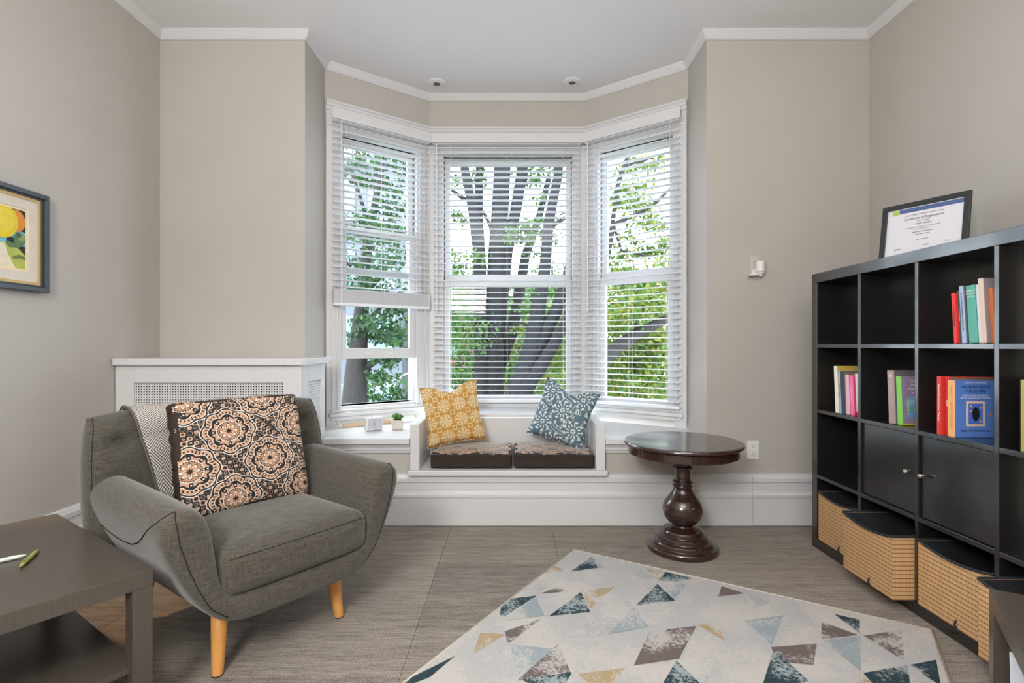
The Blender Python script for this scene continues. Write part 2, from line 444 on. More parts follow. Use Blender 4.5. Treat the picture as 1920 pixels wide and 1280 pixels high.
UL = math.atan2(YI - YO, BL - AL); LA = math.hypot(YI - YO, BL - AL)
wins = [('left', (AL, YO), UL, LA, .150, .630), ('center', (BL, YI), 0, BR - BL, .155, 1.055), ('right', (BR, YI), -UL, LA, .165, .645)]
ZS, ZT = .68, 2.56                      # window opening, bottom and top
frames = []
for k, (side, org, ang, L, g0, g1) in enumerate(wins):
    s0, s1 = g0 - .045, g1 + .045       # opening from jamb to jamb
    wl = struct('wall_bay_' + side, (*org, 0), ang)
    mb = MB().box(-.06, .0, ZT + .1, L + .06, .14, ZC).box(-.06, 0.02, 0, L + .06, .14, ZS)
    mb.box(-.06, .02, ZS, s0, .14, ZT + .1).box(s1, .02, ZS, L + .06, .14, ZT + .1).box(s0, .02, ZT, s1, .14, ZT + .1)
    mb.build('wall_panel', WALL, wl)
    wn = struct('window_%d' % (k + 1), (*org, 0), ang); frames.append((wn, side, L, g0, g1, s0, s1))
    # casing: boards with a raised back band
    mb = MB()
    e0, e1 = (0.004, L) if side == 'left' else ((0, L) if side == 'center' else (0, L - .004))
    mb.box(e0, -.018, .54, s0 - .012, .02, ZT + .03).box(s1 + .012, -.018, .54, e1, .02, ZT + .03).box(e0, -.018, ZT + .02, e1, .02, 2.765)
    mb.build('casing', WHITE, wn, bevel=.004)
    mb = MB()
    for q in (s0 - .03, s0 - .065, s1 + .022, s1 + .057): mb.box(q, -.026, .56, q + .010, -.016, ZT + .02)
    mb.box(e0, -.028, ZT + .045, e1, -.016, ZT + .06)
    mb.build('casing_bead', WHITE, wn, bevel=.003)
    mb = MB().box(s0 - .014, -.02, ZS - .03, s0, .14, ZT + .02).box(s1, -.02, ZS - .03, s1 + .014, .14, ZT + .02).box(s0, -.02, ZT, s1, .14, ZT + .02)
    mb.box(s0, .0, ZS - .03, s1, .15, ZS)
    mb.build('jamb', WHITE, wn, bevel=.002)
    def sash(name, z0, z1, d0, d1, zb=.045, zt=.045):
        mb = MB().box(s0 + .001, d0, z0, g0, d1, z1).box(g1, d0, z0, s1 - .001, d1, z1).box(g0, d0, z0, g1, d1, z0 + zb).box(g0, d0, z1 - zt, g1, d1, z1)
        o = mb.build(name, WHITE, wn, bevel=.004)
        m_ = (d0 + d1) / 2
        MB().box(g0 - .004, m_ - .002, z0 + zb - .004, g1 + .004, m_ + .002, z1 - zt + .004).build('pane', GLASS, o)
        return o
    sash('upper_sash', 1.61, ZT, .045, .076)
    dz = .33 if side == 'left' else 0
    lo = sash('lower_sash', ZS + dz, 1.61 + dz, .008, .040, .075 if side == 'left' else .04, .05)
    if side == 'left':
        for q in (.33, .67):
            MB().rbox((.028, .004, .007), .0035, 3, c=(g0 + (g1 - g0) * q, .007, ZS + dz + .036)).build('finger_pull', PLASTIC, lo, smooth=True)
    # stool and apron below the sash
    sy = -.05 if side != 'center' else -.40
    if side == 'center':
        mb = MB().box(.03, -.395, .602, L - .02, 0.02, .626).box(.045, -.03, .626, L - .045, .02, .655).box(.06, -.012, .655, L - .06, .02, ZS)
    else:
        mb = MB().box(.02, -.045, .615, L - .02, .02, .64).box(.03, -.03, .64, L - .03, .02, .662).box(.03, -.026, .585, L - .03, .0, .615)
    mb.build('stool', WHITE, wn, bevel=.005)

# moulding along the tops
ring = [(XL, YR), (XL, YB), (AL, YB), (AL, YO), (BL, YI), (BR, YI), (AR, YO), (AR, YB), (XR, YB), (XR, YR)]
prof = [(0, ZC), (0, ZC - .05), (.008, ZC - .05), (.016, ZC - .042), (.03, ZC - .022), (.04, ZC - .008), (.04, ZC)]
o = sweep(ring, prof).build('trim_1', WHITE); o['kind'] = 'structure'
bay = [(AL, YO), (BL, YI), (BR, YI), (AR, YO)]
hp = [(.016, 2.705), (.016, 2.77), (.045, 2.77), (.045, 2.758), (.036, 2.75), (.036, 2.735), (.026, 2.728), (.026, 2.705)]
o = sweep(bay, hp).build('trim_2', WHITE); o['kind'] = 'structure'
bp = [(0, 0.004), (.026, .004), (.026, .172), (.031, .176), (.031, .192), (.022, .2), (.018, .215), (.018, .262), (.024, .268), (.024, .29), (.014, .312), (0, .316)]
o = sweep([(XL, YR), (XL, YB - .365)], bp).build('baseboard_left', WHITE); o['kind'] = 'structure'
o = sweep([(-1.13, YB), (1.462, YB)], bp).build('baseboard_back', WHITE); o['kind'] = 'structure'
o = sweep([(1.464, YB), (XR, YB)], bp).build('baseboard_back_right', WHITE); o['kind'] = 'structure'
o = sweep([(XR, YB - .026), (XR, YR)], bp).build('baseboard_right', WHITE); o['kind'] = 'structure'

# deep ledges left and right of the seat
lp = [(-1.15, YB - .001), (-.626, YB - .001)]
nose = [(0, .54), (.05, .54), (.055, .535), (.055, .508), (.05, .503), (.034, .503), (.034, .488), (.024, .482), (.024, .466), (.012, .46), (.012, .446), (0, .446)]
mb = MB().prism([(-1.279, YB), (-.626, YB), (-.626, 3.60), (-.63, YI - .03), (AL + .001, YO - .02)], .505, .54)
sweep([(-1.15, YB), (-.626, YB)], nose, mb); o = mb.build('trim_3', WHITE); o['kind'] = 'structure'
mb = MB().prism([(1.189, YB), (.561, YB), (.561, 3.60), (.545, YI - .03), (AR - .001, YO - .02)], .505, .54)
sweep([(.561, YB), (1.24, YB)], nose, mb); o = mb.build('trim_4', WHITE); o['kind'] = 'structure'

# built-in window seat
t = thing('window_seat', 'white built-in bench set into the bay below the middle window', 'bench', (0, 0, 0))
mb = MB().prism([(-.637, 3.14), (.572, 3.14), (.572, YB), (.558, YB), (.558, 3.62), (-.623, 3.62), (-.623, YB), (-.637, YB)], .317, .347)
mb.build('seat_board', WHITE, t, bevel=.004)
for a, b_ in ((-.624, -.568), (.503, .559)):
    MB().box(a, 3.156, .347, b_, 3.60, .626).build('side_panel', WHITE, t, bevel=.004)
mb = MB().box(-.568, 3.60, .347, .503, 3.62, .60); mb.build('back_panel', WHITE, t)

# ------------------------------------------------------------------ venetian blinds
slat_me = {}
def make_blind(k, side, label, zbot, nst=0):
    org, ang, L = wins[k][1], wins[k][2], wins[k][3]
    t = thing('venetian_blind', label, 'blind', (*org, 0), ang, None)
    ca = .026
    a0, a1 = {'left': (.035, L - .012 - ca), 'center': (.012 + ca, L - .012 - ca), 'right': (.012 + ca, L - .035)}[side]
    # valance in front, mitred at the inner corners
    mv = math.tan(UL / 2)
    v0 = {'left': (.02, .02), 'center': (.10 * mv, .084 * mv), 'right': (.10 * mv, .084 * mv)}[side]
    v1 = {'left': (L - .10 * mv, L - .084 * mv), 'center': (L - .10 * mv, L - .084 * mv), 'right': (L - .02, L - .02)}[side]
    MB().prism([(v0[0], -.10), (v1[0], -.10), (v1[1], -.084), (v0[1], -.084)], 2.628, 2.702).build('valance', WHITE, t)
    MB().box(a0, -.08, 2.625, a1, -.03, 2.675).build('headrail', SLATM, t)
    me = None; z = 2.60; pitch = .0437
    zs = []
    lim = zbot + .03 + nst * .0042
    while z > lim + .01: zs.append(z); z -= pitch
    zs += [zbot + .024 + i * .0042 for i in range(nst)]
    mb = MB(); prof = [(-.0255, -.0015), (-.013, .0008), (0, .0016), (.013, .0008), (.0255, -.0015)]
    rows = [[(x, -.055 + d_, h) for d_, h in prof] + [(x, -.055 + d_, h - .0024) for d_, h in prof[::-1]] for x in (a0, a1)]
    mb.grid(rows, 0, True); mb.f += [(0, 1, 2, 3, 4, 5, 6, 7, 8, 9), (19, 18, 17, 16, 15, 14, 13, 12, 11, 10)]; mb.m += [0, 0]
    s0_ = mb.build('slat', SLATM, t, smooth=False); s0_.location = (0, 0, zs[0])
    for z in zs[1:]:
        s = copyobj(s0_, t, (0, 0, z))
    MB().box(a0, -.08, zbot, a1, -.03, zbot + .02).build('bottom_rail', SLATM, t, bevel=.003)
    n = 3
    for i in range(n):
        x = a0 + (a1 - a0) * (.12 + .76 * i / (n - 1))
        for d_ in (-.0825, -.0275):
            MB().box(x - .0008, d_ - .0008, zbot + .01, x + .0008, d_ + .0008, 2.63).build('ladder_cord', CORD, t)
    return t, a0, a1
b1, a0, a1 = make_blind(0, 'left', 'white venetian blind raised halfway with its slats stacked, over the left window', 1.375, 22)
MB().tube([(a0 + .05, -.088, 2.62), (a0 + .05, -.088, 1.36)], .0035, 6).build('tilt_wand', SLATM, b1)
MB().tube([(a1 - .05, -.088, 2.62), (a1 - .045, -.088, 1.6), (a1 - .03, -.09, .78)], .0015, 5).build('pull_cord', CORD, b1)
b2, a0, a1 = make_blind(1, 'center', 'white venetian blind lowered over the wide middle window', .672)
MB().tube([(a0 + .03, -.088, 2.62), (a0 + .03, -.088, 1.35)], .003, 6).build('tilt_wand', SLATM, b2)
MB().tube([(a1 - .03, -.088, 2.62), (a1 - .03, -.088, 1.1)], .0015, 5).build('pull_cord', CORD, b2)
b3, a0, a1 = make_blind(2, 'right', 'white venetian blind lowered over the narrow right window', .672)
MB().tube([(a0 + .03, -.088, 2.62), (a0 + .03, -.088, 1.35)], .003, 6).build('tilt_wand', SLATM, b3)
MB().tube([(a1 - .06, -.088, 2.62), (a1 - .06, -.088, .9)], .0015, 5).build('pull_cord', CORD, b3)

# ------------------------------------------------------------------ radiator cover
t = thing('radiator_cover', 'white radiator cover with perforated grille behind the armchair', 'radiator cover', (0, 0, 0))
x0, x1, y0, y1 = XL + .004, -1.155, 2.84, YB - .002
MB().prism([(x0, y0 - .025), (x1 + .012, y0 - .025), (x1 + .03, y0 - .005), (x1 + .03, YB + .03), (-1.275, YB + .03), (-1.275, y1), (x0, y1)], .995, 1.033).build('top_board', WHITE, t, bevel=.005)
fr = [(x0, .0, x0 + .1, .995), (x1 - .1, 0, x1, .995), (x0 + .1, .9, x1 - .1, .995), (x0 + .1, 0, x1 - .1, .12)]
mb = MB()
for a, b_, c_, e_ in fr: mb.box(a, y0, b_, c_, y0 + .02, e_)
mb.build('front_frame', WHITE, t, bevel=.002)
mb = MB().box(x1 - .02, y0 + .02, 0, x1, y0 + .10, .995).box(x1 - .02, y1 - .07, 0, x1, y1, .995).box(x1 - .02, y0 + .10, .9, x1, y1 - .07, .995).box(x1 - .02, y0 + .1, 0, x1, y1 - .07, .12)
mb.build('side_frame', WHITE, t, bevel=.002)
def perforated(W_, H_, pitch, r):
    nx, ny = int(W_ / pitch), int(H_ / pitch); px, pz = W_ / nx, H_ / ny
    sq = [(-1, -1), (0, -1), (1, -1), (1, 0), (1, 1), (0, 1), (-1, 1), (-1, 0)]
    mb = MB()
    for i in range(nx):
        for j in range(ny):
            cx, cz = (i + .5) * px, (j + .5) * pz
            v = [(cx + a * px / 2, 0, cz + b_ * pz / 2) for a, b_ in sq]
            h = [(cx + r * math.cos(R(-135 + 45 * q)), 0, cz + r * math.sin(R(-135 + 45 * q))) for q in range(8)]
            hb = [(a, .003, b_) for a, _, b_ in h]
            mb.add(v + h + hb, [(q, (q + 1) % 8, 8 + (q + 1) % 8, 8 + q) for q in range(8)] + [(8 + q, 8 + (q + 1) % 8, 16 + (q + 1) % 8, 16 + q) for q in range(8)])
    return mb
g = perforated(x1 - .1 - x0 - .1, .78, .0142, .0041).build('grille', WHITE, t); g.location = (x0 + .1, y0 + .01, .12)
g = perforated(y1 - .07 - y0 - .10, .78, .0142, .0037).build('grille', WHITE, t); g.location = (x1 - .01, y0 + .10, .12); g.rotation_euler = (0, 0, R(90))
MB().box(x0 + .02, y0 + .06, .1, x1 - .06, y0 + .07, .96).box(x1 - .07, y0 + .07, .1, x1 - .06, y1 - .02, .96).build('grille_shade_backing', DARKIN, t)  # near-black sheets stand in for the shade inside, so the holes read dark

# ------------------------------------------------------------------ bookshelf
FX, SY, ST, CELL, DV = 1.653, 2.884, .05, .335, .0185
SH = 2 * ST + 4 * CELL + 3 * DV; SD = .39
bs = thing('bookshelf', 'tall black-brown cube bookshelf along the right wall', 'bookshelf', (0, 0, 0))
MB().box(FX, SY - SH, SH - ST, FX + SD, SY, SH).build('top_panel', BLACKW, bs, bevel=.0015)
MB().box(FX, SY - SH, 0, FX + SD, SY, ST).build('bottom_panel', BLACKW, bs, bevel=.0015)
for q in (SY - ST, SY - SH): MB().box(FX, q, ST, FX + SD, q + ST, SH - ST).build('side_panel', BLACKW, bs, bevel=.0015)
def cy(i): return SY - ST - i * (CELL + DV)           # far edge of column i
def cz(j): return SH - ST - j * (CELL + DV) - CELL    # floor of row j
for i in range(1, 4): MB().box(FX + .001, cy(i), ST, FX + SD - .001, cy(i) + DV, SH - ST).build('divider', BLACKW, bs, bevel=.001)
for i in range(4):
    for j in range(3): MB().box(FX + .001, cy(i) - CELL, cz(j) - DV, FX + SD - .001, cy(i), cz(j)).build('shelf', BLACKW, bs, bevel=.001)
for i, kp in ((1, 'near'), (2, 'far')):
    dr = MB().box(FX + .012, cy(i) - CELL + .003, cz(2) + .003, FX + .03, cy(i) - .003, cz(2) + CELL - .003).build('door', BLACKW, bs, bevel=.001)
    ky = cy(i) - CELL + .03 if kp == 'near' else cy(i) - .03
    MB().lathe([(.004, 0), (.004, .012), (.0085, .014), (.0095, .02), (.0095, .03), (.006, .034)], 16, (FX + .012, ky, cz(2) + .175), axis='x').build('knob', STEEL, dr, smooth=True)

# ------------------------------------------------------------------ bamboo baskets
def basket(i, front, label, yo=0, wid=.322, dz=0):
    hh = .262; z0 = cz(3) + .002
    t = thing('bamboo_basket', label, 'basket', (front, cy(i) - CELL / 2 + yo, z0), 0, 'bamboo baskets in the bottom row')
    D = .36; hw = wid / 2; th = .006; bow = .012
    mb = MB(); mb.uv = []; n = 14
    def ringpts(inset):
        P = []
        for q in range(n + 1):
            y = hw - inset - 2 * (hw - inset) * q / n; P.append((inset, y))
        P += [(D - inset, -(hw - inset)), (D - inset, hw - inset)]
        return P
    outer = ringpts(0); inner = ringpts(th); m_ = len(outer)
    def perim(P):
        s = [0]
        for a, b_ in zip(P, P[1:] + P[:1]): s.append(s[-1] + math.hypot(a[0] - b_[0], a[1] - b_[1]))
        return s
    pr = perim(outer)
    def top(p): return hh - (.022 * (1 - (p[1] / hw) ** 2) if p[0] < .02 else 0)
    nv = 0
    ou = outer + outer[:1]; iu = inner + inner[:1]
    rows = [[(x, y, 0) for x, y in ou], [(x, y, top((x, y))) for x, y in ou], [(x, y, top((x, y))) for x, y in iu], [(x, y, .006) for x, y in iu]]
    mb.grid([r for r in rows][::-1]); mb.m = [1] * (len(ou) - 1) + [0] * (2 * (len(ou) - 1))
    for r in rows[::-1]:
        for q, p in enumerate(r): mb.uv.append((pr[q], p[2]))
    mb.add([(0, hw, 0), (D, hw, 0), (D, -hw, 0), (0, -hw, 0), (0, hw, .006), (D, hw, .006), (D, -hw, .006), (0, -hw, .006)], [(0, 1, 2, 3), (7, 6, 5, 4)]); mb.uv += [(0, 0)] * 8
    mb.build('body', [BAMBOO, LIPM], t)
    MB().tube([(x - .001 if x < .02 else x, y, top((x, y)) + .001) for x, y in ou], .0055, 6).build('rim_binding', LIPM, t)
    MB().box(.02, -hw + .01, .05, D - .02, hw - .01, .055).build('lining', DARKIN, t)
    MB().tube([(-.001, -.02, .03), (-.009, -.022, .012), (-.002, -.024, .004)], .004, 6).build('pull_tab', LIPM, t)
basket(0, FX + .004, 'bamboo basket in the far left cube of the bottom row')
basket(1, FX - .085, 'bamboo basket pulled out of the shelf below the farther cupboard door')
basket(2, FX - .004, 'bamboo basket flush with the shelf below the nearer cupboard door')
basket(3, FX - .075, 'bamboo basket partly hidden behind the small black table at the right edge')

# ------------------------------------------------------------------ books
PAGES = M('book_pages', (226, 218, 204), .9, .1, .06, 3, sv=(1, 200, 1))
def book(y_near, thick, hgt, row, rec, spine, cover, label, group, tilt=0, depth=None, title=None, tcol=None, back=None):
    """spine faces the room (-x); the near side is the front cover"""
    D = depth or hgt * .7
    z = cz(row)
    t = thing('book', label, 'book', (FX + rec, y_near, z + .0006 + thick * math.sin(R(tilt))), 0, group)
    t.rotation_euler = (R(-tilt), 0, 0)
    MB().box(.003, .002, .003, D - .004, thick - .002, hgt - .003).build('pages', PAGES, t)
    sp = flat('book_cloth', spine, .45); cv = flat('book_cloth', cover, .45)
    mb = MB().box(0, 0, 0, .0022, thick, hgt, 0).box(.0022, 0, 0, D, .0022, hgt, 1).box(.0022, thick - .0022, 0, D, thick, hgt, 1)
    mb.build('cover', [sp, cv], t, bevel=.0006)
    if title:
        s = min(thick * .55, .013)
        lettering(title, s, flat('ink', tcol or (240, 240, 240)), t, (-.0006, thick / 2, hgt * .55), (R(90), R(90), R(-90)), name='spine_lettering')
    return t
G1, G2, G3 = 'books on the top shelf', 'books in the left cube of the second row', 'books in the third cube of the second row'
# top row, third column, from the near divider outwards
y = cy(2) - CELL + .026
ins = [  # thick, height, recess, spine, cover, label, title, colour
 (.014, .196, .026, (214, 120, 62), (222, 132, 70), 'orange book against the divider on the top shelf', None, None),
 (.020, .232, .010, (214, 190, 172), (150, 138, 142), 'tall tan and grey speckled book on the top shelf', None, None),
 (.011, .212, .012, (206, 210, 218), (176, 168, 160), 'thin white-spined book between green and tan books on the top shelf', None, None),
 (.036, .212, .010, (84, 168, 148), (48, 108, 72), 'thick green hardback on the top shelf', None, None),
 (.008, .214, .014, (70, 68, 66), (58, 60, 62), 'thin charcoal book left of the thick green hardback', None, None),
 (.017, .214, .008, (164, 184, 214), (120, 124, 124), 'pale blue-spined book on the top shelf', 'the practice of emotion focused work', (40, 46, 60)),
 (.010, .198, .010, (66, 84, 88), (90, 84, 78), 'slim dark grey book beside the bright red one on the top shelf', 'working with couples', (225, 225, 215)),
 (.016, .190, .002, (220, 44, 40), (226, 58, 48), 'bright red book at the left end of the top shelf row', 'a short guide to practice', (90, 16, 16))]
for th, hg, rc, sp, cv, lb, ti, tc in ins:
    b = book(y, th, hg, 0, rc + .004, sp, cv, lb, G1, 4.0, title=ti, tcol=tc); y += th + .0015
    if sp == (84, 168, 148):
        for q, ln in enumerate(('HANDBOOK', 'OF CLINICAL', 'PRACTICE')):
            lettering(ln, .007, flat('ink', (226, 232, 222)), b, (-.0006, th / 2, hg - .02 - q * .011), (R(90), 0, R(-90)), name='spine_lettering')
# second row, first column
y = cy(0) - CELL + .03
ins = [
 (.030, .208, .030, (222, 226, 222), (214, 168, 116), 'white-spined book with tan cover and red foot in the left cube', None, None),
 (.026, .196, .020, (240, 120, 180), (214, 58, 88), 'magenta book in the left cube', 'LIVING WELL', (250, 225, 238)),
 (.026, .200, .016, (232, 190, 200), (214, 124, 66), 'pale pink-spined book with orange cover in the left cube', None, None),
 (.026, .212, .010, (56, 62, 72), (120, 112, 110), 'black and white picture book in the left cube', None, None),
 (.014, .214, .008, (150, 178, 206), (80, 90, 104), 'light blue lettered thin book in the left cube', 'reflections on practice', (30, 40, 60)),
 (.026, .240, .004, (236, 230, 214), (196, 172, 88), 'tall cream-spined book with yellow cover at the far end of the left cube', None, None)]
for th, hg, rc, sp, cv, lb, ti, tc in ins:
    b = book(y, th, hg, 1, rc + .004, sp, cv, lb, G2, 3.5, title=ti, tcol=tc); y += th + .0015
    if sp == (222, 226, 222):
        MB().box(-.0012, -.001, 0, .1, .0, .022).box(-.0012, -.001, 0, 0, th + .0005, .022).build('red_foot_band', flat('red_band', (196, 34, 58)), b)
        MB().add([(.03, -.001, .10), (.05, -.001, .085), (.062, -.001, .05), (.05, -.001, .062), (.032, -.001, .082)], [(0, 1, 2, 3, 4)]).add([(.026, -.0012, .122), (.036, -.0012, .125), (.052, -.0012, .09), (.04, -.0012, .092)], [(0, 1, 2, 3)]).build('cover_print', flat('ink', (44, 36, 32)), b)
        lettering('The', .03, flat('ink', (110, 70, 40)), b, (.05, -.0006, .175), (R(90), 0, 0))
# second row, second column
y = cy(1) - CELL + .105
b = book(y, .030, .212, 1, .030, (132, 206, 88), (150, 130, 158), 'mauve book with green spine and map-like cover picture in the second cube', 'two books in the second cube of the second row', 3, depth=.152)
for s_, z_, ln in ((.009, .192, 'THE HANDBOOK OF'), (.016, .176, 'Attachment'), (.016, .158, 'Psychotherapy'), (.016, .140, 'in Context')):
    lettering(ln, s_, flat('ink', (226, 214, 226)), b, (.078, -.0006, z_))
mb = MB().box(.022, -.0008, .03, .135, 0, .125); 
def m_map():
    m, nt, bb = new_mat('cover_print_blotches'); _, vec = coords(nt)
    n = noise(nt, vec, 26, 4, .7); n2 = noise(nt, vec, 40, 3)
    c = mix(nt, (n - .42) * 4, (70, 120, 200), (170, 210, 190)); c = mix(nt, ((n2 - .5) * 6).mx(0).mn(1), c, (140, 200, 90))
    nt.links.new(c.k, bb.inputs['Base Color']); return m
mb.build('cover_print', m_map(), b)
MB().box(-.001, -.001, 0, .152, 0, .008).build('foot_band', flat('yellow_band', (190, 186, 60)), b)
b = book(y + .034, .040, .236, 1, .024, (172, 148, 144), (104, 98, 106), 'tall grey-mauve book beside the green-spined one in the second cube', 'two books in the second cube of the second row', 3, depth=.17, title='CLINICAL PRACTICE', tcol=(206, 190, 186))
MB().lathe([(.009, 0), (.011, .0008)], 20, (0, .02, .212), axis='x').build('spine_emblem', flat('ink', (206, 180, 170)), b)
# second row, third column
y = cy(2) - CELL + .170
b = book(y, .030, .214, 1, .010, (236, 176, 112), (92, 132, 206), 'blue paperback with orange spine and framed picture on its cover', G3, 0, depth=.155, title='THE BODY KEEPS THE SCORE', tcol=(222, 140, 70))
navy = flat('navy_ink', (30, 46, 96)); pale = flat('pale_ink', (224, 228, 240))
for s_, z_, ln, mm in ((.0145, .190, 'THE BODY KEEPS', navy), (.0145, .174, 'THE SCORE', navy), (.0085, .158, 'BRAIN, MIND, AND BODY', pale), (.0085, .148, 'IN THE HEALING OF TRAUMA', pale), (.0088, .025, 'BESSEL VAN DER KOLK, M.D.', navy), (.0055, .206, '#1 NEW YORK TIMES BESTSELLER', pale)):
    lettering(ln, s_, mm, b, (.078, -.0006, z_))
MB().box(.043, -.0008, .042, .113, 0, .136).build('cover_picture_border', flat('cream', (238, 208, 178)), b)
MB().box(.051, -.0012, .05, .105, -.0008, .128).build('cover_picture_ground', flat('mid_blue', (84, 118, 214)), b)
MB().lathe([(.012, 0), (.014, .0006)], 18, (0, 0, 0), axis='y').build('cover_picture_shape', flat('ink', (36, 32, 42)), b, loc=(.078, -.0012, .088)).scale = (1, 1, 1.9)
for q, z_ in ((.060, .118), (.098, .112), (.059, .10), (.096, .06)):
    MB().lathe([(.0035, 0), (.004, .0005)], 10, (q, -.0012, z_), axis='y').build('cover_picture_dot', flat('yellow_ink', (226, 196, 90)), b)
MB().lathe([(.005, 0), (.006, .0005)], 14, (.134, 0, .085), axis='y').build('cover_mark', flat('orange_ink', (226, 110, 70)), b)
b = book(y + .032, .022, .226, 1, .016, (206, 44, 36), (186, 40, 34), 'red book with brown striped cover top behind the blue paperback', G3, 0, depth=.17, title='BEST', tcol=(240, 225, 215))
mb = MB().box(.003, -.0008, .19, .17, 0, .225); mb.build('cover_print', M('striped_print', (132, 98, 84), .5, .4, .35, 20, sv=(30, 1, 12)), b)
book(y + .0555, .020, .226, 1, .004, (212, 50, 38), (196, 60, 46), 'red book lettered in white at the left of the third cube', G3, 0, title='Internal Family Systems Therapy', tcol=(246, 236, 226))
G4 = 'books in the nearest cube of the second row'
y4 = 1.0
yb = FX * F / (1916 - 962)
book(yb - .012, .026, .235, 1, .01, (168, 160, 70), (120, 130, 60), 'olive-spined book cut by the right edge of the picture', G4)
book(yb + .0155, .012, .235, 1, .02, (30, 30, 32), (36, 36, 38), 'thin black book beside the olive one at the right edge', G4)

# ------------------------------------------------------------------ certificate frame on the shelf
c0 = Vector((1.79, 2.552)); ex = Vector((.463, -.886)).normalized()
ct = thing('certificate_frame', 'black framed certificate standing on top of the bookshelf', 'frame', (c0.x, c0.y, SH + .002), math.atan2(ex.y, ex.x))
tilt = R(-9); FW, FH = .352, .285
fr_ = bpy.data.objects.new('frame_tilt', None)
def tl(o): o.rotation_euler = (tilt, 0, 0); return o
bw = .024
tl(MB().box(0, -.008, 0, FW, .008, bw).box(0, -.008, FH - bw, FW, .008, FH).box(0, -.008, bw, bw, .008, FH - bw).box(FW - bw, -.008, bw, FW, .008, FH - bw).build('frame', flat('black_frame', (48, 52, 52), .4), ct, bevel=.002))
pp = tl(MB().box(bw, -.001, bw, FW - bw, .006, FH - bw).build('certificate', flat('paper', (220, 218, 224), .6, .3, .01), ct))
ink = flat('grey_ink', (70, 70, 84))
MB().box(bw + .05, -.0018, FH - bw - .024, FW - bw - .001, -.001, FH - bw - .004).build('blue_band', flat('band_blue', (84, 100, 146)), pp)
MB().box(bw + .02, -.0018, FH - bw - .028, bw + .046, -.001, FH - bw - .003).build('green_square', flat('band_green', (178, 196, 92)), pp)
for s_, z_, x_, ln in ((.0075, .222, .5, 'College of Registered Psychotherapists of Ontario'), (.0155, .204, .5, 'Certificate of Registration'), (.006, .19, .5, 'this is to certify that'), (.0145, .176, .5, 'Neil Hicks'), (.006, .16, .5, 'has met the requirements of the Act and is registered'), (.006, .15, .5, 'as a member in the class of'), (.008, .137, .5, 'Registered Psychotherapist'), (.006, .125, .5, 'with all rights and duties'), (.006, .10, .5, 'given under the seal'), (.011, .062, .22, 'CRPO'), (.009, .07, .55, 'A. Bre'), (.009, .075, .78, 'C. R.')):
    lettering(ln, s_, ink, pp, (FW * x_, -.0014, z_))
tl(MB().box(.05, .008, .02, FW - .05, .012, FH - .04).build('backing', DARKIN, ct))

# ------------------------------------------------------------------ painting on the left wall
PW, PH = .62, .445
pt = thing('framed_painting', 'dark framed landscape painting with yellow round trees on the left wall', 'painting', (XL + .002, 2.402, 1.345), R(-90))
# local x runs towards the camera (-y), local y points to the room (+x)... frame corner at the far end
fm = flat('slate_frame', (62, 70, 76), .35)
mb = MB()
def rect_ring(mb, a, b_, d0, d1, mi=0):
    mb.box(a, d0, a, PW - a, d1, b_, mi).box(a, d0, PH - b_, PW - a, d1, PH - a, mi).box(a, d0, b_, b_, d1, PH - b_, mi).box(PW - b_, d0, b_, PW - a, d1, PH - b_, mi)
rect_ring(mb, 0, .022, 0, .035); rect_ring(mb, .022, .03, 0, .026); mb.build('frame', fm, pt, bevel=.003)
mb = MB(); rect_ring(mb, .03, .042, 0, .02); mb.build('gilt_slip', flat('gilt', (196, 164, 104), .4), pt)
mb = MB(); rect_ring(mb, .042, .085, 0, .016); mb.build('mount', flat('linen_mount', (214, 206, 192), .8), pt)
mb = MB(); rect_ring(mb, .085, .095, 0, .013); mb.build('inner_slip', flat('cream_slip', (232, 214, 178), .7), pt)
MB().box(.095, 0, .095, PW - .095, .01, PH - .095).build('canvas', flat('paint_night', (34, 36, 46), .6), pt)
def patch(pts, rgb, lift):
    MB().add([(.095 + a, .01 + lift, .095 + b_) for a, b_ in pts], [tuple(range(len(pts)))]).build('paint_patch', M('paint', rgb, .6, .3, .1, 30), pt)
def disc(cx_, cz_, r_, rgb, lift, sxz=1.0, clip=True):
    pts = []
    for q in range(28):
        a = 2 * math.pi * q / 28; x_ = cx_ + r_ * math.cos(a) * sxz; z_ = cz_ + r_ * math.sin(a)
        pts.append((min(max(x_, 0), PW - .19), min(max(z_, 0), PH - .19)))
    patch(pts, rgb, lift)
ih, iw = PH - .19, PW - .19
patch([(0, .10), (0, .16), (.08, .175), (.17, .175), (iw, .17), (iw, .09), (.1, .09)], (110, 186, 210), .0005)
patch([(0, 0), (.13, 0), (iw, 0), (iw, .10), (.1, .105), (.07, .1), (.03, .085), (0, .06)], (176, 184, 90), .0008)
patch([(.045, 0), (.06, .02), (.085, .07), (.095, .1), (iw, .11), (iw, 0)], (226, 214, 188), .0012)
patch([(0, .04), (.03, .045), (.055, .036), (.06, .05), (.03, .06), (0, .055)], (110, 124, 80), .0014)
patch([(.02, .10), (.03, .09), (.075, .085), (.09, .10), (.09, .11), (.03, .104)], (96, 122, 76), .0016)
patch([(.032, .105), (.034, .125), (.085, .135), (.088, .112)], (38, 42, 44), .0016)
disc(.028, .125, .027, (96, 128, 88), .002); disc(.02, .138, .018, (138, 156, 104), .0022); disc(.033, .145, .012, (70, 96, 74), .0024)
disc(.02, .205, .035, (190, 72, 40), .0026, .5); disc(.045, .205, .048, (216, 140, 56), .0028, .9); disc(.11, .195, .075, (222, 196, 48), .003); disc(.10, .2, .05, (232, 206, 72), .0032)
disc(.26, .19, .07, (206, 120, 50), .003); disc(.36, .2, .06, (216, 186, 60), .003)

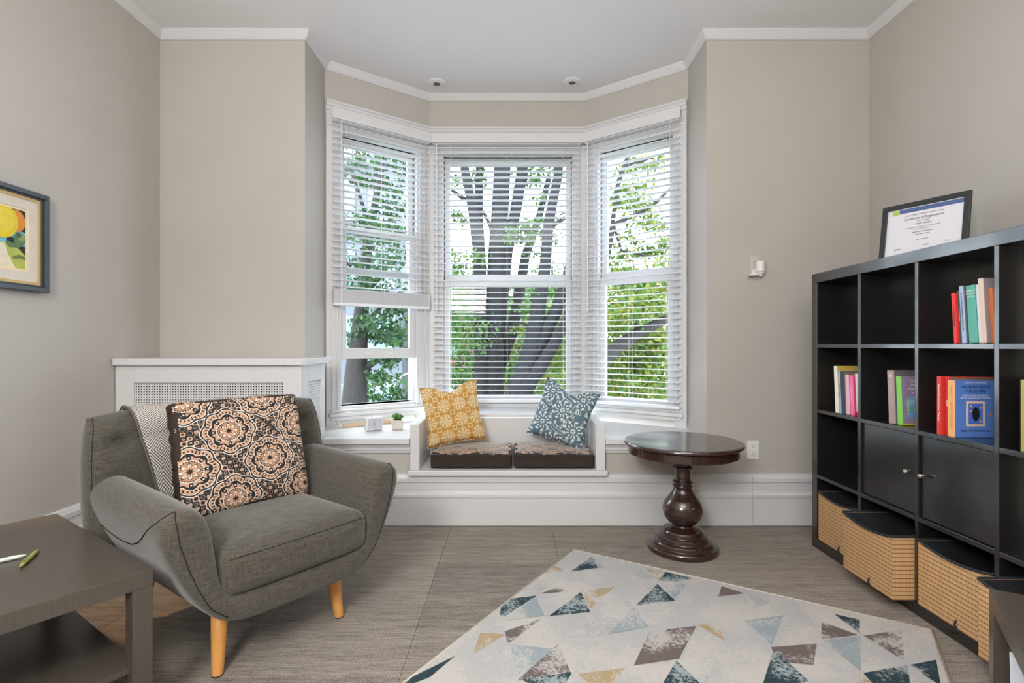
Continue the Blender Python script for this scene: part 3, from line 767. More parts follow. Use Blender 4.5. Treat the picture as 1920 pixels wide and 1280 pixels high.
# ------------------------------------------------------------------ fittings on wall and ceiling
t = thing('motion_sensor', 'small white motion sensor on a bracket on the right of the window bay', 'sensor', (1.497, YB, 1.585))
MB().rbox((.03, .004, .05), .0039, 4, c=(-.012, -.003, .018)).build('wall_plate', M('painted_plate', (196, 189, 181), .5, .3, .02), t, smooth=True)
MB().tube([(-.01, -.004, .035), (0, -.03, .03), (.004, -.04, .012)], .006, 8).build('bracket_arm', PLASTIC, t, smooth=True)
MB().lathe([(.024, -.035), (.027, -.03), (.027, .026), (.022, .03)], 24, (.004, -.042, 0)).build('body', PLASTIC, t, smooth=False)
MB().add([(-.022, -.006, -.012), (-.004, -.045, -.018), (-.062, -.05, -.058), (-.055, -.006, -.058), (-.006, -.05, -.056)], [(0, 1, 4, 2), (0, 2, 3), (2, 4, 3)]).build('hood', PLASTIC, t)
MB().lathe([(.018, -.048), (.02, -.035)], 20, (.006, -.042, 0)).lathe([(.009, -.062), (.012, -.05), (.008, -.046)], 16, (.006, -.042, 0)).build('lens', PLASTIC, t)
t = thing('wall_outlet', 'white double electrical outlet on the wall right of the round table', 'outlet', (1.475, YB, .462))
MB().box(-.036, -.006, -.058, .036, 0, .058).build('cover_plate', PLASTIC, t, bevel=.003)
for q in (-.024, .024):
    s = MB().lathe([(.016, 0), (.0165, .002)], 20, (0, -.006, q), axis='y').build('socket', PLASTIC, t)
    MB().box(-.008, -.0085, q - .001, -.006, -.008, q + .008).box(.005, -.0085, q - .001, .007, -.008, q + .007).lathe([(.0025, 0), (.0025, .0005)], 10, (0, -.008, q - .009), axis='y').build('slot', DARKIN, s)
for px, py, lb in ((819, 155, 'small recessed ceiling spotlight at the left of the bay ceiling'), (1073, 153, 'small recessed ceiling spotlight at the right of the bay ceiling')):
    Y = (ZC - H) * F / (647 - py); X = (px - 962) / F * Y
    t = thing('recessed_spotlight', lb, 'spotlight', (X, Y, ZC), 0, 'recessed spotlights in the bay ceiling')
    MB().lathe([(.026, -.010), (.05, -.009), (.066, -.004), (.068, -.0005), (.026, -.0005)], 32).build('trim_ring', PLASTIC, t, smooth=True)
    MB().lathe([(.001, -.0102), (.025, -.0108), (.0255, -.009)], 24).build('lamp_opening', flat('dark_lamp', (88, 88, 88), .5), t)

# ------------------------------------------------------------------ armchair
CX, CY = -1.03, 2.07
CR = -math.atan2(.6, .8)
def c2w(f, s): return (CX + .8 * f + .6 * s, CY - .6 * f + .8 * s)
ac = thing('armchair', 'charcoal grey upholstered armchair with tapered wooden legs', 'armchair', (CX, CY, 0), CR)
out_h = [(0, .195), (.17, .196), (.265, .215), (.335, .285), (.392, .39), (.435, .49), (.455, .565)]
in_h = [(0, .30), (.19, .30), (.255, .306), (.274, .345), (.284, .43), (.292, .50), (.302, .555)]
top_p = [(.436, .612), (.382, .632), (.328, .61)]
def shell_ring(f, g=0.0, zt=0.0, sh=1.0):
    """closed U outline (y = across, z); g shrinks towards the mid line, zt lifts the arms"""
    def mv(p, q):
        m_ = ((p[0] + q[0]) / 2, (p[1] + q[1]) / 2); return (p[0] + (m_[0] - p[0]) * g, p[1] + (m_[1] - p[1]) * g)
    o_ = [mv(a, b_) for a, b_ in zip(out_h, in_h)]; i_ = [mv(b_, a) for a, b_ in zip(out_h, in_h)]
    mid = ((out_h[-1][0] + in_h[-1][0]) / 2, .55)
    t_ = [(p[0] + (mid[0] - p[0]) * g, p[1] + (mid[1] - p[1]) * g * .8) for p in top_p]
    half = o_ + t_ + i_[::-1]
    full = half + [(-a, b_) for a, b_ in half[::-1]][1:-1]
    return [(f, a * sh, b_ + zt * max(0, (b_ - .35) / .25)) for a, b_ in full]
no = len(out_h); nt_ = len(top_p)
fs_ = [(-.40, .25, .0, 1.0), (-.385, .0, .0, 1.02), (-.2, 0, .005, 1.03), (0, 0, .0, 1.015), (.2, 0, -.005, 1.0), (.315, 0, -.01, 1.0), (.345, .12, -.012, 1.0), (.358, .42, -.012, .995)]
rows = [shell_ring(*a) for a in fs_]
mb = MB(); mb.grid(rows[::-1], 0, True)
n = len(rows[0])
def capfaces(off, flip):
    half = no + nt_ + no; F_ = []
    # pair outer i with inner i on both halves
    def oi(i): return i
    def ii(i): return half - 1 - i
    def mo(i): return (n - i) % n
    def mi_(i): return half - 1 + i
    for i in range(no - 1):
        F_.append((oi(i), oi(i + 1), ii(i + 1), ii(i)))
        F_.append((mo(i + 1), mo(i), mi_(i) if i else half - 1, mi_(i + 1)))
    F_.append((no - 1, no, no + 2, half - no)); F_.append((no, no + 1, no + 2))
    a = [n - (no - 1), n - no, n - no - 2, half - 1 + no - 1]
    F_.append((a[0], a[3], a[2], a[1])); F_.append((n - no, n - no - 2, n - no - 1))
    return [tuple(off + q for q in (f[::-1] if flip else f)) for f in F_]
mb.f += capfaces(0, False) + capfaces((len(rows) - 1) * n, True); mb.m += [0] * (len(mb.f) - len(mb.m))
bm_ = mb.build('shell', LINEN, ac, smooth=True, sub=2)
bmx = bmesh.new(); bmx.from_mesh(bm_.data); bmesh.ops.recalc_face_normals(bmx, faces=bmx.faces); bmx.to_mesh(bm_.data); bmx.free()
# back
BUT = [(s_, z_) for z_ in (.745, .575) for s_ in (-.36, -.12, .12, .36)]
def back_w(b_): return .472 - .035 * (1 - min(1, b_ / .5)) ** 2 - .022 * max(0, (b_ - .6) / .4) ** 2
def back_front(a, b_):
    z = .26 + b_ * .595
    f = -.235 - .085 * b_ + .115 * abs(a) ** 3.2
    s = a * back_w(b_)
    for p, q in BUT:
        d2 = (s - p) ** 2 + (z - q) ** 2
        f -= .032 * math.exp(-d2 / .0013) + .012 * math.exp(-((z - q) / .012) ** 2) * math.exp(-((s - p) / .11) ** 2)
    return f
def back_rear(a, b_): return -.415 - .05 * b_ + .02 * a * a
NA, NB = 46, 34
def edge(t, n_, p=.5): return max(0.0, 1 - abs(t) ** n_) ** p
fr_rows, rr_rows = [], []
for j in range(NB + 1):
    b_ = math.sin(math.pi / 2 * j / NB) if j > NB * .6 else math.sin(math.pi / 2 * .6) * j / (NB * .6)
    b_ = min(1, b_)
    r1, r2 = [], []
    for i in range(NA + 1):
        a = math.sin(math.pi / 2 * (2 * i / NA - 1)); a = max(-1, min(1, a))
        ff, rf = back_front(a, b_), back_rear(a, b_); m_ = (ff + rf) / 2; hh = (ff - rf) / 2
        k = edge(a, 9) * edge(b_, 12)
        s = a * back_w(b_); z = .26 + b_ * .595 - .018 * (abs(a) ** 5) * max(0, b_ - .6) / .4
        r1.append((m_ + hh * k, s, z)); r2.append((m_ - hh * k, s, z))
    fr_rows.append(r1); rr_rows.append(r2)
mb = MB().grid([r[::-1] for r in fr_rows][::-1]).grid([r for r in rr_rows][::-1])
bk = mb.build('backrest', LINEN, ac, smooth=True)
bmx = bmesh.new(); bmx.from_mesh(bk.data); bmesh.ops.remove_doubles(bmx, verts=bmx.verts, dist=.0004); bmesh.ops.holes_fill(bmx, edges=[e for e in bmx.edges if e.is_boundary], sides=0); bmesh.ops.recalc_face_normals(bmx, faces=bmx.faces); bmx.to_mesh(bk.data); bmx.free()
for p, q in BUT[:1] + BUT[3:5] + BUT[7:]:
    b_ = (q - .26) / .595; a = p / back_w(b_)
    MB().lathe([(.011, 0), (.010, .003), (.006, .006), (.001, .007)], 14, axis='x').build('tuft_button', LINEN, bk, smooth=True, loc=(back_front(a, b_) - .002, p, q), rot=(0, 0, R(180)))
# seams on the wings and the arms
from mathutils.bvhtree import BVHTree
def snapper(o):
    bpy.context.view_layer.update()
    ev = o.evaluated_get(bpy.context.evaluated_depsgraph_get()); me = ev.to_mesh()
    tr = BVHTree.FromPolygons([v.co.copy() for v in me.vertices], [tuple(p.vertices) for p in me.polygons]); ev.to_mesh_clear()
    def f(pts):
        P = []
        for a, b_ in zip(pts, pts[1:]):
            for q in range(4): P.append(Vector(a).lerp(Vector(b_), q / 4))
        P.append(Vector(pts[-1])); out = []
        for p in P:
            l, n_, _, _ = tr.find_nearest(p); out.append(l + (n_ if n_.dot(p - l) >= 0 or (p - l).length < 1e-4 else n_) * .0008)
        return out
    return f
snap_shell = snapper(bm_); snap_back = snapper(bk)
for sg in (-1, 1):
    pts = []
    for j in range(14):
        b_ = .45 + .545 * j / 13; a = .965; k = edge(a, 9) * edge(b_, 12)
        ff, rf = back_front(a, b_), back_rear(a, b_)
        pts.append(((ff + rf) / 2 + (ff - rf) / 2 * k + .001, sg * a * back_w(b_), .26 + b_ * .595 - .018 * a ** 5 * max(0, b_ - .6) / .4))
    MB().tube(snap_back(pts), .0015, 6).build('wing_seam', SEAMM, bk, smooth=True)
    pts = [(-.30, .452, .50), (-.24, .437, .478), (-.15, .428, .457), (-.05, .425, .447), (.05, .429, .455), (.13, .437, .48), (.20, .446, .515), (.26, .452, .553), (.305, .45, .583), (.325, .425, .607), (.328, .40, .613)]
    MB().tube(snap_shell([(a, sg * b_, c_) for a, b_, c_ in pts]), .0016, 6).build('arm_cap_seam', SEAMM, bm_, smooth=True)
    pts = [(.328, .40, .612), (.3475, .405, .572), (.353, .398, .515), (.354, .372, .43), (.354, .345, .36), (.354, .31, .29), (.352, .26, .245)]
    MB().tube(snap_shell([(a, sg * b_, c_) for a, b_, c_ in pts]), .0015, 6).build('front_seam', SEAMM, bm_, smooth=True)
# seat cushion
sc_ = MB().rbox((.305, .281, .074), .042, 10, (.012, 0, .022), (.055, 0, .372)).build('seat_cushion', LINEN, ac, smooth=True)
for zz in (.424,):
    pts = []
    for q in range(25):
        y_ = -.255 + .51 * q / 24; pts.append((.3585 + .012 * (1 - (y_ / .29) ** 4) * (1 - ((zz - .372) / .074) ** 4) - .0045, y_, zz))
    MB().tube(snapper(sc_)(pts), .0012, 6).build('cushion_seam', SEAMM, sc_, smooth=True)
# legs
for ft, tp in (((.225, -.235), (.20, -.215)), ((.225, .235), (.20, .215)), ((-.385, -.275), (-.33, -.24)), ((-.385, .275), (-.33, .24))):
    lg = MB().tube([(ft[0], ft[1], 0), (ft[0], ft[1], .006), ((ft[0] + tp[0]) / 2, (ft[1] + tp[1]) / 2, .115), (tp[0], tp[1], .225)], [.0175, .0185, .024, .029], 18).build('leg', OAK, ac, smooth=True)
    MB().lathe([(.0185, 0), (.0187, .004)], 18, (ft[0], ft[1], .0)).build('foot_pad', LIPM, lg)

# cushion on the armchair
loc = c2w(-.118, .012)
q = thing('patterned_cushion', 'square mandala patterned cushion with dark brown edges leaning in the armchair', 'cushion', (*loc, .668), CR)
def tlt(o, r): o.rotation_euler = r; return o
tl2 = (0, R(-14), 0)
W2, H2 = .25, .215
# puckered side bands
mb = MB().rbox((.038, W2, H2), .018, 14, (.010, .004, .004))
for i, p in enumerate(mb.v):
    x, y_, z_ = p
    e = max(abs(y_) / W2, abs(z_) / H2)
    wv = .0035 * math.sin(z_ * 95) * (abs(y_) / W2) ** 6 + .0035 * math.sin(y_ * 95) * (abs(z_) / H2) ** 6
    sc2 = 1 + wv * 4
    mb.v[i] = (x + .004 * math.sin(y_ * 23 + 1) * math.sin(z_ * 19), y_ * sc2, z_ * (1 + wv * 4) - .012 * (y_ / W2) ** 2 * (1 if z_ < 0 else 0))
cshell = mb.build('case', DARKCLOTH, q, smooth=True, rot=tl2)
mb = MB(); rows = []
for j in range(31):
    r_ = []
    for i in range(37):
        ty, tz = (-1 + 2 * i / 36), (-1 + 2 * j / 30)
        y_ = ty * (W2 + .001); z_ = tz * (H2 + .001)
        x = .0425 + .018 * (1 - ty ** 4) * (1 - tz ** 4) + .004 * math.sin(y_ * 23 + 1) * math.sin(z_ * 19) * (1 - max(abs(ty), abs(tz)) ** 6) - .014 * (abs(ty) ** 24 + abs(tz) ** 24)
        x += -.008 * math.exp(-((tz - .80 - .02 * math.sin(y_ * 30)) / .05) ** 2) + .003 * math.exp(-((tz - .9) / .06) ** 2)
        r_.append((x, y_, z_ - .012 * ty ** 2 * (1 if z_ < 0 else 0)))
    rows.append(r_)
mb.grid(rows); mb.build('front_panel', MANDALA_C, q, smooth=True, rot=tl2)
for sg in (-1, 1):
    for k_ in range(8):
        zz = -H2 + .03 + k_ * (2 * H2 - .06) / 7
        MB().tube([(-.03, sg * (W2 + .001), zz), (0, sg * (W2 + .0035), zz + .001), (.03, sg * (W2 + .001), zz)], .0025, 6).build('edge_stitch', LIPM, q, smooth=True, rot=tl2)

# throw over the chair back
q = thing('throw_blanket', 'grey and cream diamond woven throw hanging over the armchair back', 'blanket', (CX, CY, 0), CR)
mb = MB(); mb.uv = []; rows = []
ns = 30
def throw_row(s0, s1, fn, dist):
    r_ = []
    for i in range(ns + 1):
        s = s0 + (s1 - s0) * i / ns; f, z = fn(s); r_.append((f, s, z)); mb.uv.append((s, dist))
    rows.append(r_)
def surf(s, b_, front):
    a = max(-.98, min(.98, s / back_w(b_))); ff, rf = back_front(a, b_), back_rear(a, b_)
    for p, q_ in ():
        pass
    m_ = (ff + rf) / 2; hh = (ff - rf) / 2; k = edge(a, 9) * edge(b_, 12)
    z = .26 + b_ * .595 - .018 * (abs(a) ** 5) * max(0, b_ - .6) / .4
    return (m_ + (hh * k + .012) * (1 if front else -1), z + .012 * max(0, (b_ - .85) / .15))
dist = 0
for j in range(16):      # behind, going up
    b_ = .45 + .55 * math.sin(math.pi / 2 * j / 15)
    throw_row(-.318, .27, lambda s: surf(s, b_, False), dist); dist += .32 / 15
for j in range(1, 22):   # over the top and down the front
    b_ = 1 - .62 * (j / 21) ** 1.6
    dr_ = (1 - b_) / .62
    throw_row(-.318 + .08 * dr_, .27 - .02 * dr_, lambda s: (surf(s, b_, True)[0] + .004 * math.sin(s * 40) * dr_, surf(s, b_, True)[1]), dist); dist += .37 / 21
mb.grid(rows)
o = mb.build('cloth', THROW, q, smooth=True)
sm = o.modifiers.new('thickness', 'SOLIDIFY'); sm.thickness = .006; sm.offset = 1
MB().tube([(r_[0][0] + .002, r_[0][1], r_[0][2] + .002) for r_ in rows], .0045, 6).build('hem', THROW, q, smooth=True)

# ------------------------------------------------------------------ coffee table, left
P1 = Vector((-1.026, 1.485)); exv = Vector((.822, -.57)).normalized(); eyv = Vector((-exv.y, exv.x))
HX, HY, TT, TZ = .425, .275, .048, .47
cc = P1 - exv * HX - eyv * HY
ta = math.atan2(exv.y, exv.x)
t = thing('coffee_table', 'low black-brown coffee table with lower shelf at the left edge', 'coffee table', (cc.x, cc.y, 0), ta)
MB().box(-HX, -HY, TZ - TT, HX, HY, TZ).build('tabletop', TABLEW, t, bevel=.0015)
for a in (-1, 1):
    for b_ in (-1, 1): MB().box(a * HX, b_ * HY, 0, a * (HX - .05), b_ * (HY - .05), TZ - TT).build('leg', TABLEW, t, bevel=.0015)
MB().box(-HX + .02, -HY + .02, .185, HX - .025, HY - .025, .20).build('lower_shelf', TABLEW, t, bevel=.001)
def on_table(px, py, z):
    Y = (H - z) * F / (py - 647); return ((px - 962) / F * Y, Y, z)
def pen(p0, p1, mat, label, clip):
    a, b_ = Vector(p0), Vector(p1); L = (b_ - a).length; r_ = .0062
    t = thing('pen', label, 'pen', a, math.atan2((b_ - a).y, (b_ - a).x))
    mb = MB().tube([(0, 0, 0), (.004, 0, 0), (.012, 0, 0), (L - .03, 0, 0), (L - .018, 0, 0), (L - .004, 0, 0), (L, 0, 0)], [.003, .0048, r_, r_, r_ * .9, .0025, .001], 14)
    mb.build('barrel', mat, t, smooth=True)
    if clip: MB().rbox((.022, .002, .0012), .001, 3, c=(.03, 0, r_ + .0012)).build('clip', mat, t)
    MB().tube([(-.008, 0, 0), (.002, 0, 0)], [.0022, .0028], 10).build('push_button', mat, t, smooth=True)
zp = TZ + .0065
pen(on_table(40, 1060, zp), on_table(72, 1030, zp), flat('olive_pen', (150, 156, 84), .35), 'short olive green pen on the coffee table', True)
pen(on_table(-55, 1063, zp), on_table(50, 1040, zp), flat('pale_pen', (206, 212, 204), .35), 'long pale grey pen on the coffee table cut by the left edge', False)

# ------------------------------------------------------------------ round pedestal table
TY = 2.83; TX = (1280 - 962) / F * TY
t = thing('pedestal_table', 'round dark mahogany pedestal table in front of the right window', 'table', (TX, TY, 0))
MB().lathe([(.001, .588), (.302, .588), (.3105, .585), (.314, .578), (.312, .571), (.304, .566), (.296, .564), (.001, .563)], 72).build('tabletop', MAHOG, t, smooth=False, bevel=.001)
MB().lathe([(.285, .564), (.291, .560), (.291, .522), (.286, .517), (.278, .517), (.276, .56)], 72).build('apron', MAHOG, t)
for a in (205, 290, 20, 110): MB().box(.286, -.006, .521, .2935, .006, .561).build('apron_block', MAHOG, t, rot=(0, 0, R(a)))
prof = [(.048, .56), (.044, .50), (.044, .474), (.052, .470), (.053, .462), (.046, .458), (.045, .452), (.053, .448), (.053, .440), (.045, .436), (.043, .42), (.0425, .39), (.044, .374), (.052, .370), (.053, .362), (.046, .358), (.046, .352), (.053, .348), (.053, .340), (.048, .335)]
MB().lathe(prof[::-1], 40).build('turned_column', MAHOG, t, smooth=False, bevel=.0008)
prof = [(.047, .336), (.05, .325), (.06, .305), (.08, .28), (.098, .255), (.107, .228), (.107, .21), (.102, .188), (.09, .165), (.072, .148), (.056, .138), (.05, .134)]
MB().lathe(prof[::-1], 48).build('bulb', MAHOG, t, smooth=True)
prof = [(.184, 0), (.187, .006), (.187, .024), (.182, .031), (.163, .034), (.16, .05), (.154, .057), (.136, .06), (.133, .076), (.127, .082), (.113, .085), (.11, .104), (.104, .112), (.072, .122), (.055, .128), (.055, .134), (.001, .135)]
MB().lathe(prof, 64).build('stepped_base', MAHOG, t, bevel=.002)

# ------------------------------------------------------------------ rug
rc = Vector((.323, 2.797)); r1 = Vector((.8525, -.5227)).normalized(); r2 = Vector((r1.y, -r1.x))
rug = thing('area_rug', 'ivory area rug printed with worn teal, taupe and sand triangles', 'rug', (rc.x, rc.y, 0), math.atan2(r1.y, r1.x))
RW, RL, RT = 1.513, 2.25, .010
MB().box(0, -RL, .001, RW, 0, RT).build('pile', RUGM['base'], rug)
mb = MB()
for a, b_ in (((0, 0), (RW, 0)), ((RW, 0), (RW, -RL)), ((RW, -RL), (0, -RL)), ((0, -RL), (0, 0))):
    mb.tube([(a[0], a[1], .0065), (b_[0], b_[1], .0065)], .0062, 8)
mb.build('edge_binding', RUGEDGE, rug, smooth=True)
TRI = [('teal', [(645, 125), (715, 75), (735, 112)]), ('blue', [(715, 75), (757, 114), (735, 112)]), ('gold', [(890, 115), (957, 126), (933, 153)]),
 ('teal', [(957, 126), (1042, 146), (1000, 158), (933, 155)]), ('blue', [(1000, 158), (1042, 148), (985, 215), (950, 170)]), ('taupe', [(1140, 172), (1215, 196), (1128, 207)]),
 ('taupe', [(545, 197), (610, 174), (642, 190)]), ('teal', [(408, 236), (440, 210), (535, 203), (430, 272), (412, 265)]), ('teal', [(680, 190), (575, 270), (710, 257)]),
 ('gold', [(680, 190), (792, 172), (710, 247)]), ('teal', [(930, 165), (860, 235), (988, 220)]), ('blue', [(532, 206), (560, 270), (430, 284)]),
 ('taupe', [(430, 320), (550, 278), (440, 362)]), ('pale', [(640, 342), (715, 260), (757, 335)]), ('blue', [(850, 240), (902, 306), (768, 330)]),
 ('taupe', [(1057, 303), (905, 320), (852, 432), (1000, 410)]), ('gold', [(1060, 298), (1138, 298), (1150, 352)]), ('blue', [(1215, 285), (1343, 267), (1305, 365)]),
 ('taupe', [(1300, 372), (1452, 360), (1440, 430), (1330, 420)]), ('teal', [(1310, 380), (1425, 482), (1260, 540)]), ('teal', [(1508, 263), (1592, 282), (1592, 327)]),
 ('taupe', [(1467, 288), (1587, 332), (1465, 347)]), ('blue', [(1470, 350), (1595, 335), (1595, 452)]), ('taupe', [(1605, 335), (1730, 315), (1737, 416)]),
 ('teal', [(1603, 456), (1750, 430), (1758, 510), (1660, 520)]), ('teal', [(1755, 430), (1842, 413), (1858, 500)]), ('teal', [(90, 452), (268, 400), (185, 470), (60, 510)]),
 ('gold', [(350, 325), (432, 330), (328, 392)]), ('blue', [(448, 362), (620, 380), (470, 470)]), ('taupe', [(605, 360), (470, 482), (648, 460)]),
 ('teal', [(480, 476), (650, 455), (600, 540)]), ('gold', [(670, 460), (822, 440), (760, 540)]), ('teal', [(992, 415), (930, 520), (1085, 505)]),
 ('pale', [(992, 415), (1122, 400), (1085, 505)]), ('gold', [(1588, 455), (1650, 500), (1585, 530)]), ('blue', [(560, 172), (600, 160), (530, 190)]), ('gold', [(590, 105), (625, 118), (560, 132)]),
 ('pale', [(880, 110), (935, 152), (835, 155)]), ('pale', [(1215, 198), (1300, 225), (1240, 250)]), ('pale', [(830, 220), (850, 240), (770, 330), (740, 280)])]
keys = ['teal', 'blue', 'taupe', 'gold', 'pale']
for i, (c_, pts) in enumerate(TRI):
    P = []
    for a, b_ in pts:
        px, py = 700 + a / 1.7454, 1000 + b_ / 1.7454
        Y = (H - RT) * F / (py - 647); X = (px - 962) / F * Y; d_ = Vector((X, Y)) - rc
        P.append((min(max(d_.dot(r1), .004), RW - .004), max(-RL, min(-.004, -d_.dot(r2))), RT + .0004 + .0002 * (i % 4)))
    ar = sum(P[k_][0] * P[(k_ + 1) % len(P)][1] - P[(k_ + 1) % len(P)][0] * P[k_][1] for k_ in range(len(P)))
    if ar < 0: P = P[::-1]
    MB().add(P, [tuple(range(len(P)))]).build('printed_triangle', RUGM[c_], rug)
rr = random.Random(3)
for i in range(14):
    x_ = rr.uniform(.05, 1.2); y_ = -rr.uniform(1.45, 2.0); s = rr.uniform(.14, .24); fl = rr.choice((1, -1))
    P = [(x_, y_, RT + .0004), (x_ + s, y_, RT + .0004), (x_ + s / 2, y_ + fl * .2, RT + .0004)]
    MB().add(P if fl > 0 else P[::-1], [(0, 1, 2)]).build('printed_triangle', RUGM[keys[rr.randrange(5)]], rug)

# ------------------------------------------------------------------ small table at the right edge and its booklets
Pc = Vector((1.28, 1.41)); s1_ = Vector((.83, -.555)).normalized(); s2_ = Vector((s1_.y, -s1_.x))
cc = Pc + s1_ * .176 + s2_ * .275
t = thing('side_table', 'small black-brown side table cut by the lower right corner', 'side table', (cc.x, cc.y, 0), math.atan2(s1_.y, s1_.x))
MB().box(-.17, -.275, .402, .17, .275, .45).build('tabletop', TABLEW, t, bevel=.0015)
for a in (-1, 1):
    for b_ in (-1, 1): MB().box(a * .17, b_ * .275, 0, a * .125, b_ * .225, .402).build('leg', TABLEW, t, bevel=.0015)
MB().box(-.15, -.255, .13, .15, .255, .145).build('lower_shelf', TABLEW, t, bevel=.001)
wp = flat('white_paper', (216, 222, 230), .5, .4); bp_ = flat('pale_blue_paper', (150, 186, 206), .45)
bo = thing('booklet', 'white and pale blue booklets standing on the lower shelf of the side table', 'booklet', (cc.x, cc.y, .1455), math.atan2(s1_.y, s1_.x))
for k_ in range(3):
    mb = MB(); x0_ = -.162 + k_ * .014
    rows = []
    for j in range(9):
        z_ = .226 * j / 8; bend = .02 * (j / 8) ** 2 + .07
        rows.append([(x0_, .0 + k_ * .006 + bend, z_), (x0_ + .19, -.04 + k_ * .006 + bend * .4, z_ - .0)])
    mb.grid(rows)
    o = mb.build('cover_sheet', bp_ if k_ == 1 else wp, bo, smooth=True); sm = o.modifiers.new('thickness', 'SOLIDIFY'); sm.thickness = .003

# ------------------------------------------------------------------ on the seat: cushions and pillows
def seat_cushion(x0_, x1_, label, seed):
    hw = (x1_ - x0_) / 2; hd = .185; hh = .044
    q = thing('seat_cushion', label, 'cushion', ((x0_ + x1_) / 2, 3.195 + hd, .348 + hh + .002), 0, 'mandala cushions on the window seat')
    mb = MB().rbox((hw, hd, hh), .016, 12, (0, 0, .008)); rn = random.Random(seed)
    ph = rn.random() * 6
    for i, p in enumerate(mb.v):
        x, y_, z_ = p
        mb.v[i] = (x, y_ - .003 * math.sin(x * 40 + ph) * (abs(y_) / hd) ** 4, z_ + .0035 * math.sin(x * 24 + ph) * (1 if z_ > 0 else 0))
    mb.build('case', DARKCLOTH, q, smooth=True)
    rows = []
    for j in range(17):
        r_ = []
        for i in range(25):
            x = (-1 + i / 12) * (hw - .004); y_ = (-1 + j / 8) * (hd - .003); tx, ty = x / hw, y_ / hd
            r_.append((x, y_, hh + .0035 + .009 * (1 - tx ** 4) * (1 - ty ** 4) + .0035 * math.sin(x * 24 + ph) - .007 * (abs(tx) ** 12 + abs(ty) ** 12) + .002 * math.sin(x * 50) * math.sin(y_ * 44)))
        rows.append(r_)
    MB().grid(rows).build('top_panel', MANDALA_S, q, smooth=True)
    for e in (-1, 1):
        MB().tube([(hw * .99 * (-1 + i / 12), -hd - .001, e * (hh - .008) + .002 * math.sin(i)) for i in range(25)], .003, 6).build('edge_piping', LIPM, q, smooth=True)
    for fx in (-.72, .1, .72):
        MB().tube([(hw * fx, -hd - .0015, -hh + .012), (hw * fx, -hd - .001, hh - .012)], .0012, 5).build('side_seam', LIPM, q)
seat_cushion(-.508, -.006, 'left mandala box cushion on the window seat under the yellow pillow', 1)
seat_cushion(.006, .497, 'right mandala box cushion on the window seat under the blue pillow', 2)

def pillow(name, label, bottom, w_, h_, yaw, roll, lean, mat, thick, chop):
    q = thing(name, label, 'pillow', bottom, 0)
    q.rotation_euler = (Matrix.Rotation(yaw, 4, 'Z') @ Matrix.Rotation(-lean, 4, 'X') @ Matrix.Rotation(roll, 4, 'Y') @ Matrix.Rotation(R(90), 4, 'X')).to_euler()
    # local x right, y up, z towards the room
    N_ = 26; f_, r_ = [], []
    edge_pts = []
    for j in range(N_ + 1):
        a_, b2_ = [], []
        for i in range(N_ + 1):
            u, v = -1 + 2 * i / N_, -1 + 2 * j / N_
            x = u * w_ / 2 * (1 - .10 * (1 - v * v)); y_ = v * h_ / 2 * (1 - .07 * (1 - u * u))
            dip = chop * math.exp(-(u / .42) ** 2) * max(0, v) ** 2
            y_ -= dip
            z_ = thick * max(0, (1 - u * u) * (1 - v * v)) ** .42 * (1 - .35 * max(0, v) ** 2 * math.exp(-(u / .3) ** 2))
            z_ += .006 * math.sin(u * 7 + v * 3) * (1 - u * u) * (1 - v * v)
            back = .04 * max(0, v) ** 3 * abs(u) ** 1.5
            a_.append((x, y_ + h_ / 2, z_ - back)); b2_.append((x, y_ + h_ / 2, -z_ * .8 - back))
        f_.append(a_); r_.append(b2_)
    mb = MB().grid(f_).grid([p[::-1] for p in r_])
    o = mb.build('cover', mat, q, smooth=True)
    bmx = bmesh.new(); bmx.from_mesh(o.data); bmesh.ops.remove_doubles(bmx, verts=bmx.verts, dist=.0003); bmx.to_mesh(o.data); bmx.free()
    per = f_[0] + [f_[j][N_] for j in range(1, N_ + 1)] + f_[N_][::-1][1:] + [f_[j][0] for j in range(N_ - 1, -1, -1)]
    MB().tube(per, .0028, 6).build('edge_seam', mat, o, smooth=True)
    return q
pillow('throw_pillow', 'mustard yellow pillow with cream trellis print leaning at the left of the window seat', (-.362, 3.385, .466), .385, .405, R(6), R(-9), R(14), YELLOW, .065, .055)
pillow('throw_pillow', 'slate blue pillow with pale paisley print leaning at the right of the window seat', (.262, 3.385, .476), .375, .395, R(-14), R(17), R(14), BLUE, .07, .06)

# ------------------------------------------------------------------ on the left ledge
t = thing('alarm_clock', 'white rectangular alarm clock on the left window ledge', 'clock', (-.925, 3.455, .5415), R(36))
body = MB().rbox((.058, .026, .043), .008, 4, c=(0, 0, .045)).build('body', PLASTIC, t, smooth=True)
MB().box(-.05, -.0275, .010, .05, -.0255, .08).build('face', flat('clock_face', (196, 196, 204), .3), t, bevel=.002)
MB().rbox((.018, .010, .004), .003, 3, c=(0, 0, .091)).build('snooze_button', PLASTIC, t, smooth=True)
bk_ = flat('clock_ink', (44, 44, 50))
for k_ in range(12):
    a = R(90 - 30 * (k_ + 1)); lettering(str(k_ + 1), .009, bk_, t, (.038 * math.cos(a), -.0277, .045 + .026 * math.sin(a)), name='numeral')
def hand(ang, L, wd):
    c_, s_ = math.cos(ang), math.sin(ang)
    MB().add([(-s_ * wd, -.0282, .045 + c_ * wd), (s_ * wd, -.0282, .045 - c_ * wd), (L * c_ + s_ * wd * .5, -.0282, .045 + L * s_ - c_ * wd * .5), (L * c_ - s_ * wd * .5, -.0282, .045 + L * s_ + c_ * wd * .5)], [(0, 1, 2, 3)]).build('hand', bk_, t)
hand(R(118), .026, .0016); hand(R(236), .022, .002)
t = thing('potted_succulent', 'small green succulent in a square grey pot on the left window ledge', 'plant', (-.778, 3.50, .5405), R(20))
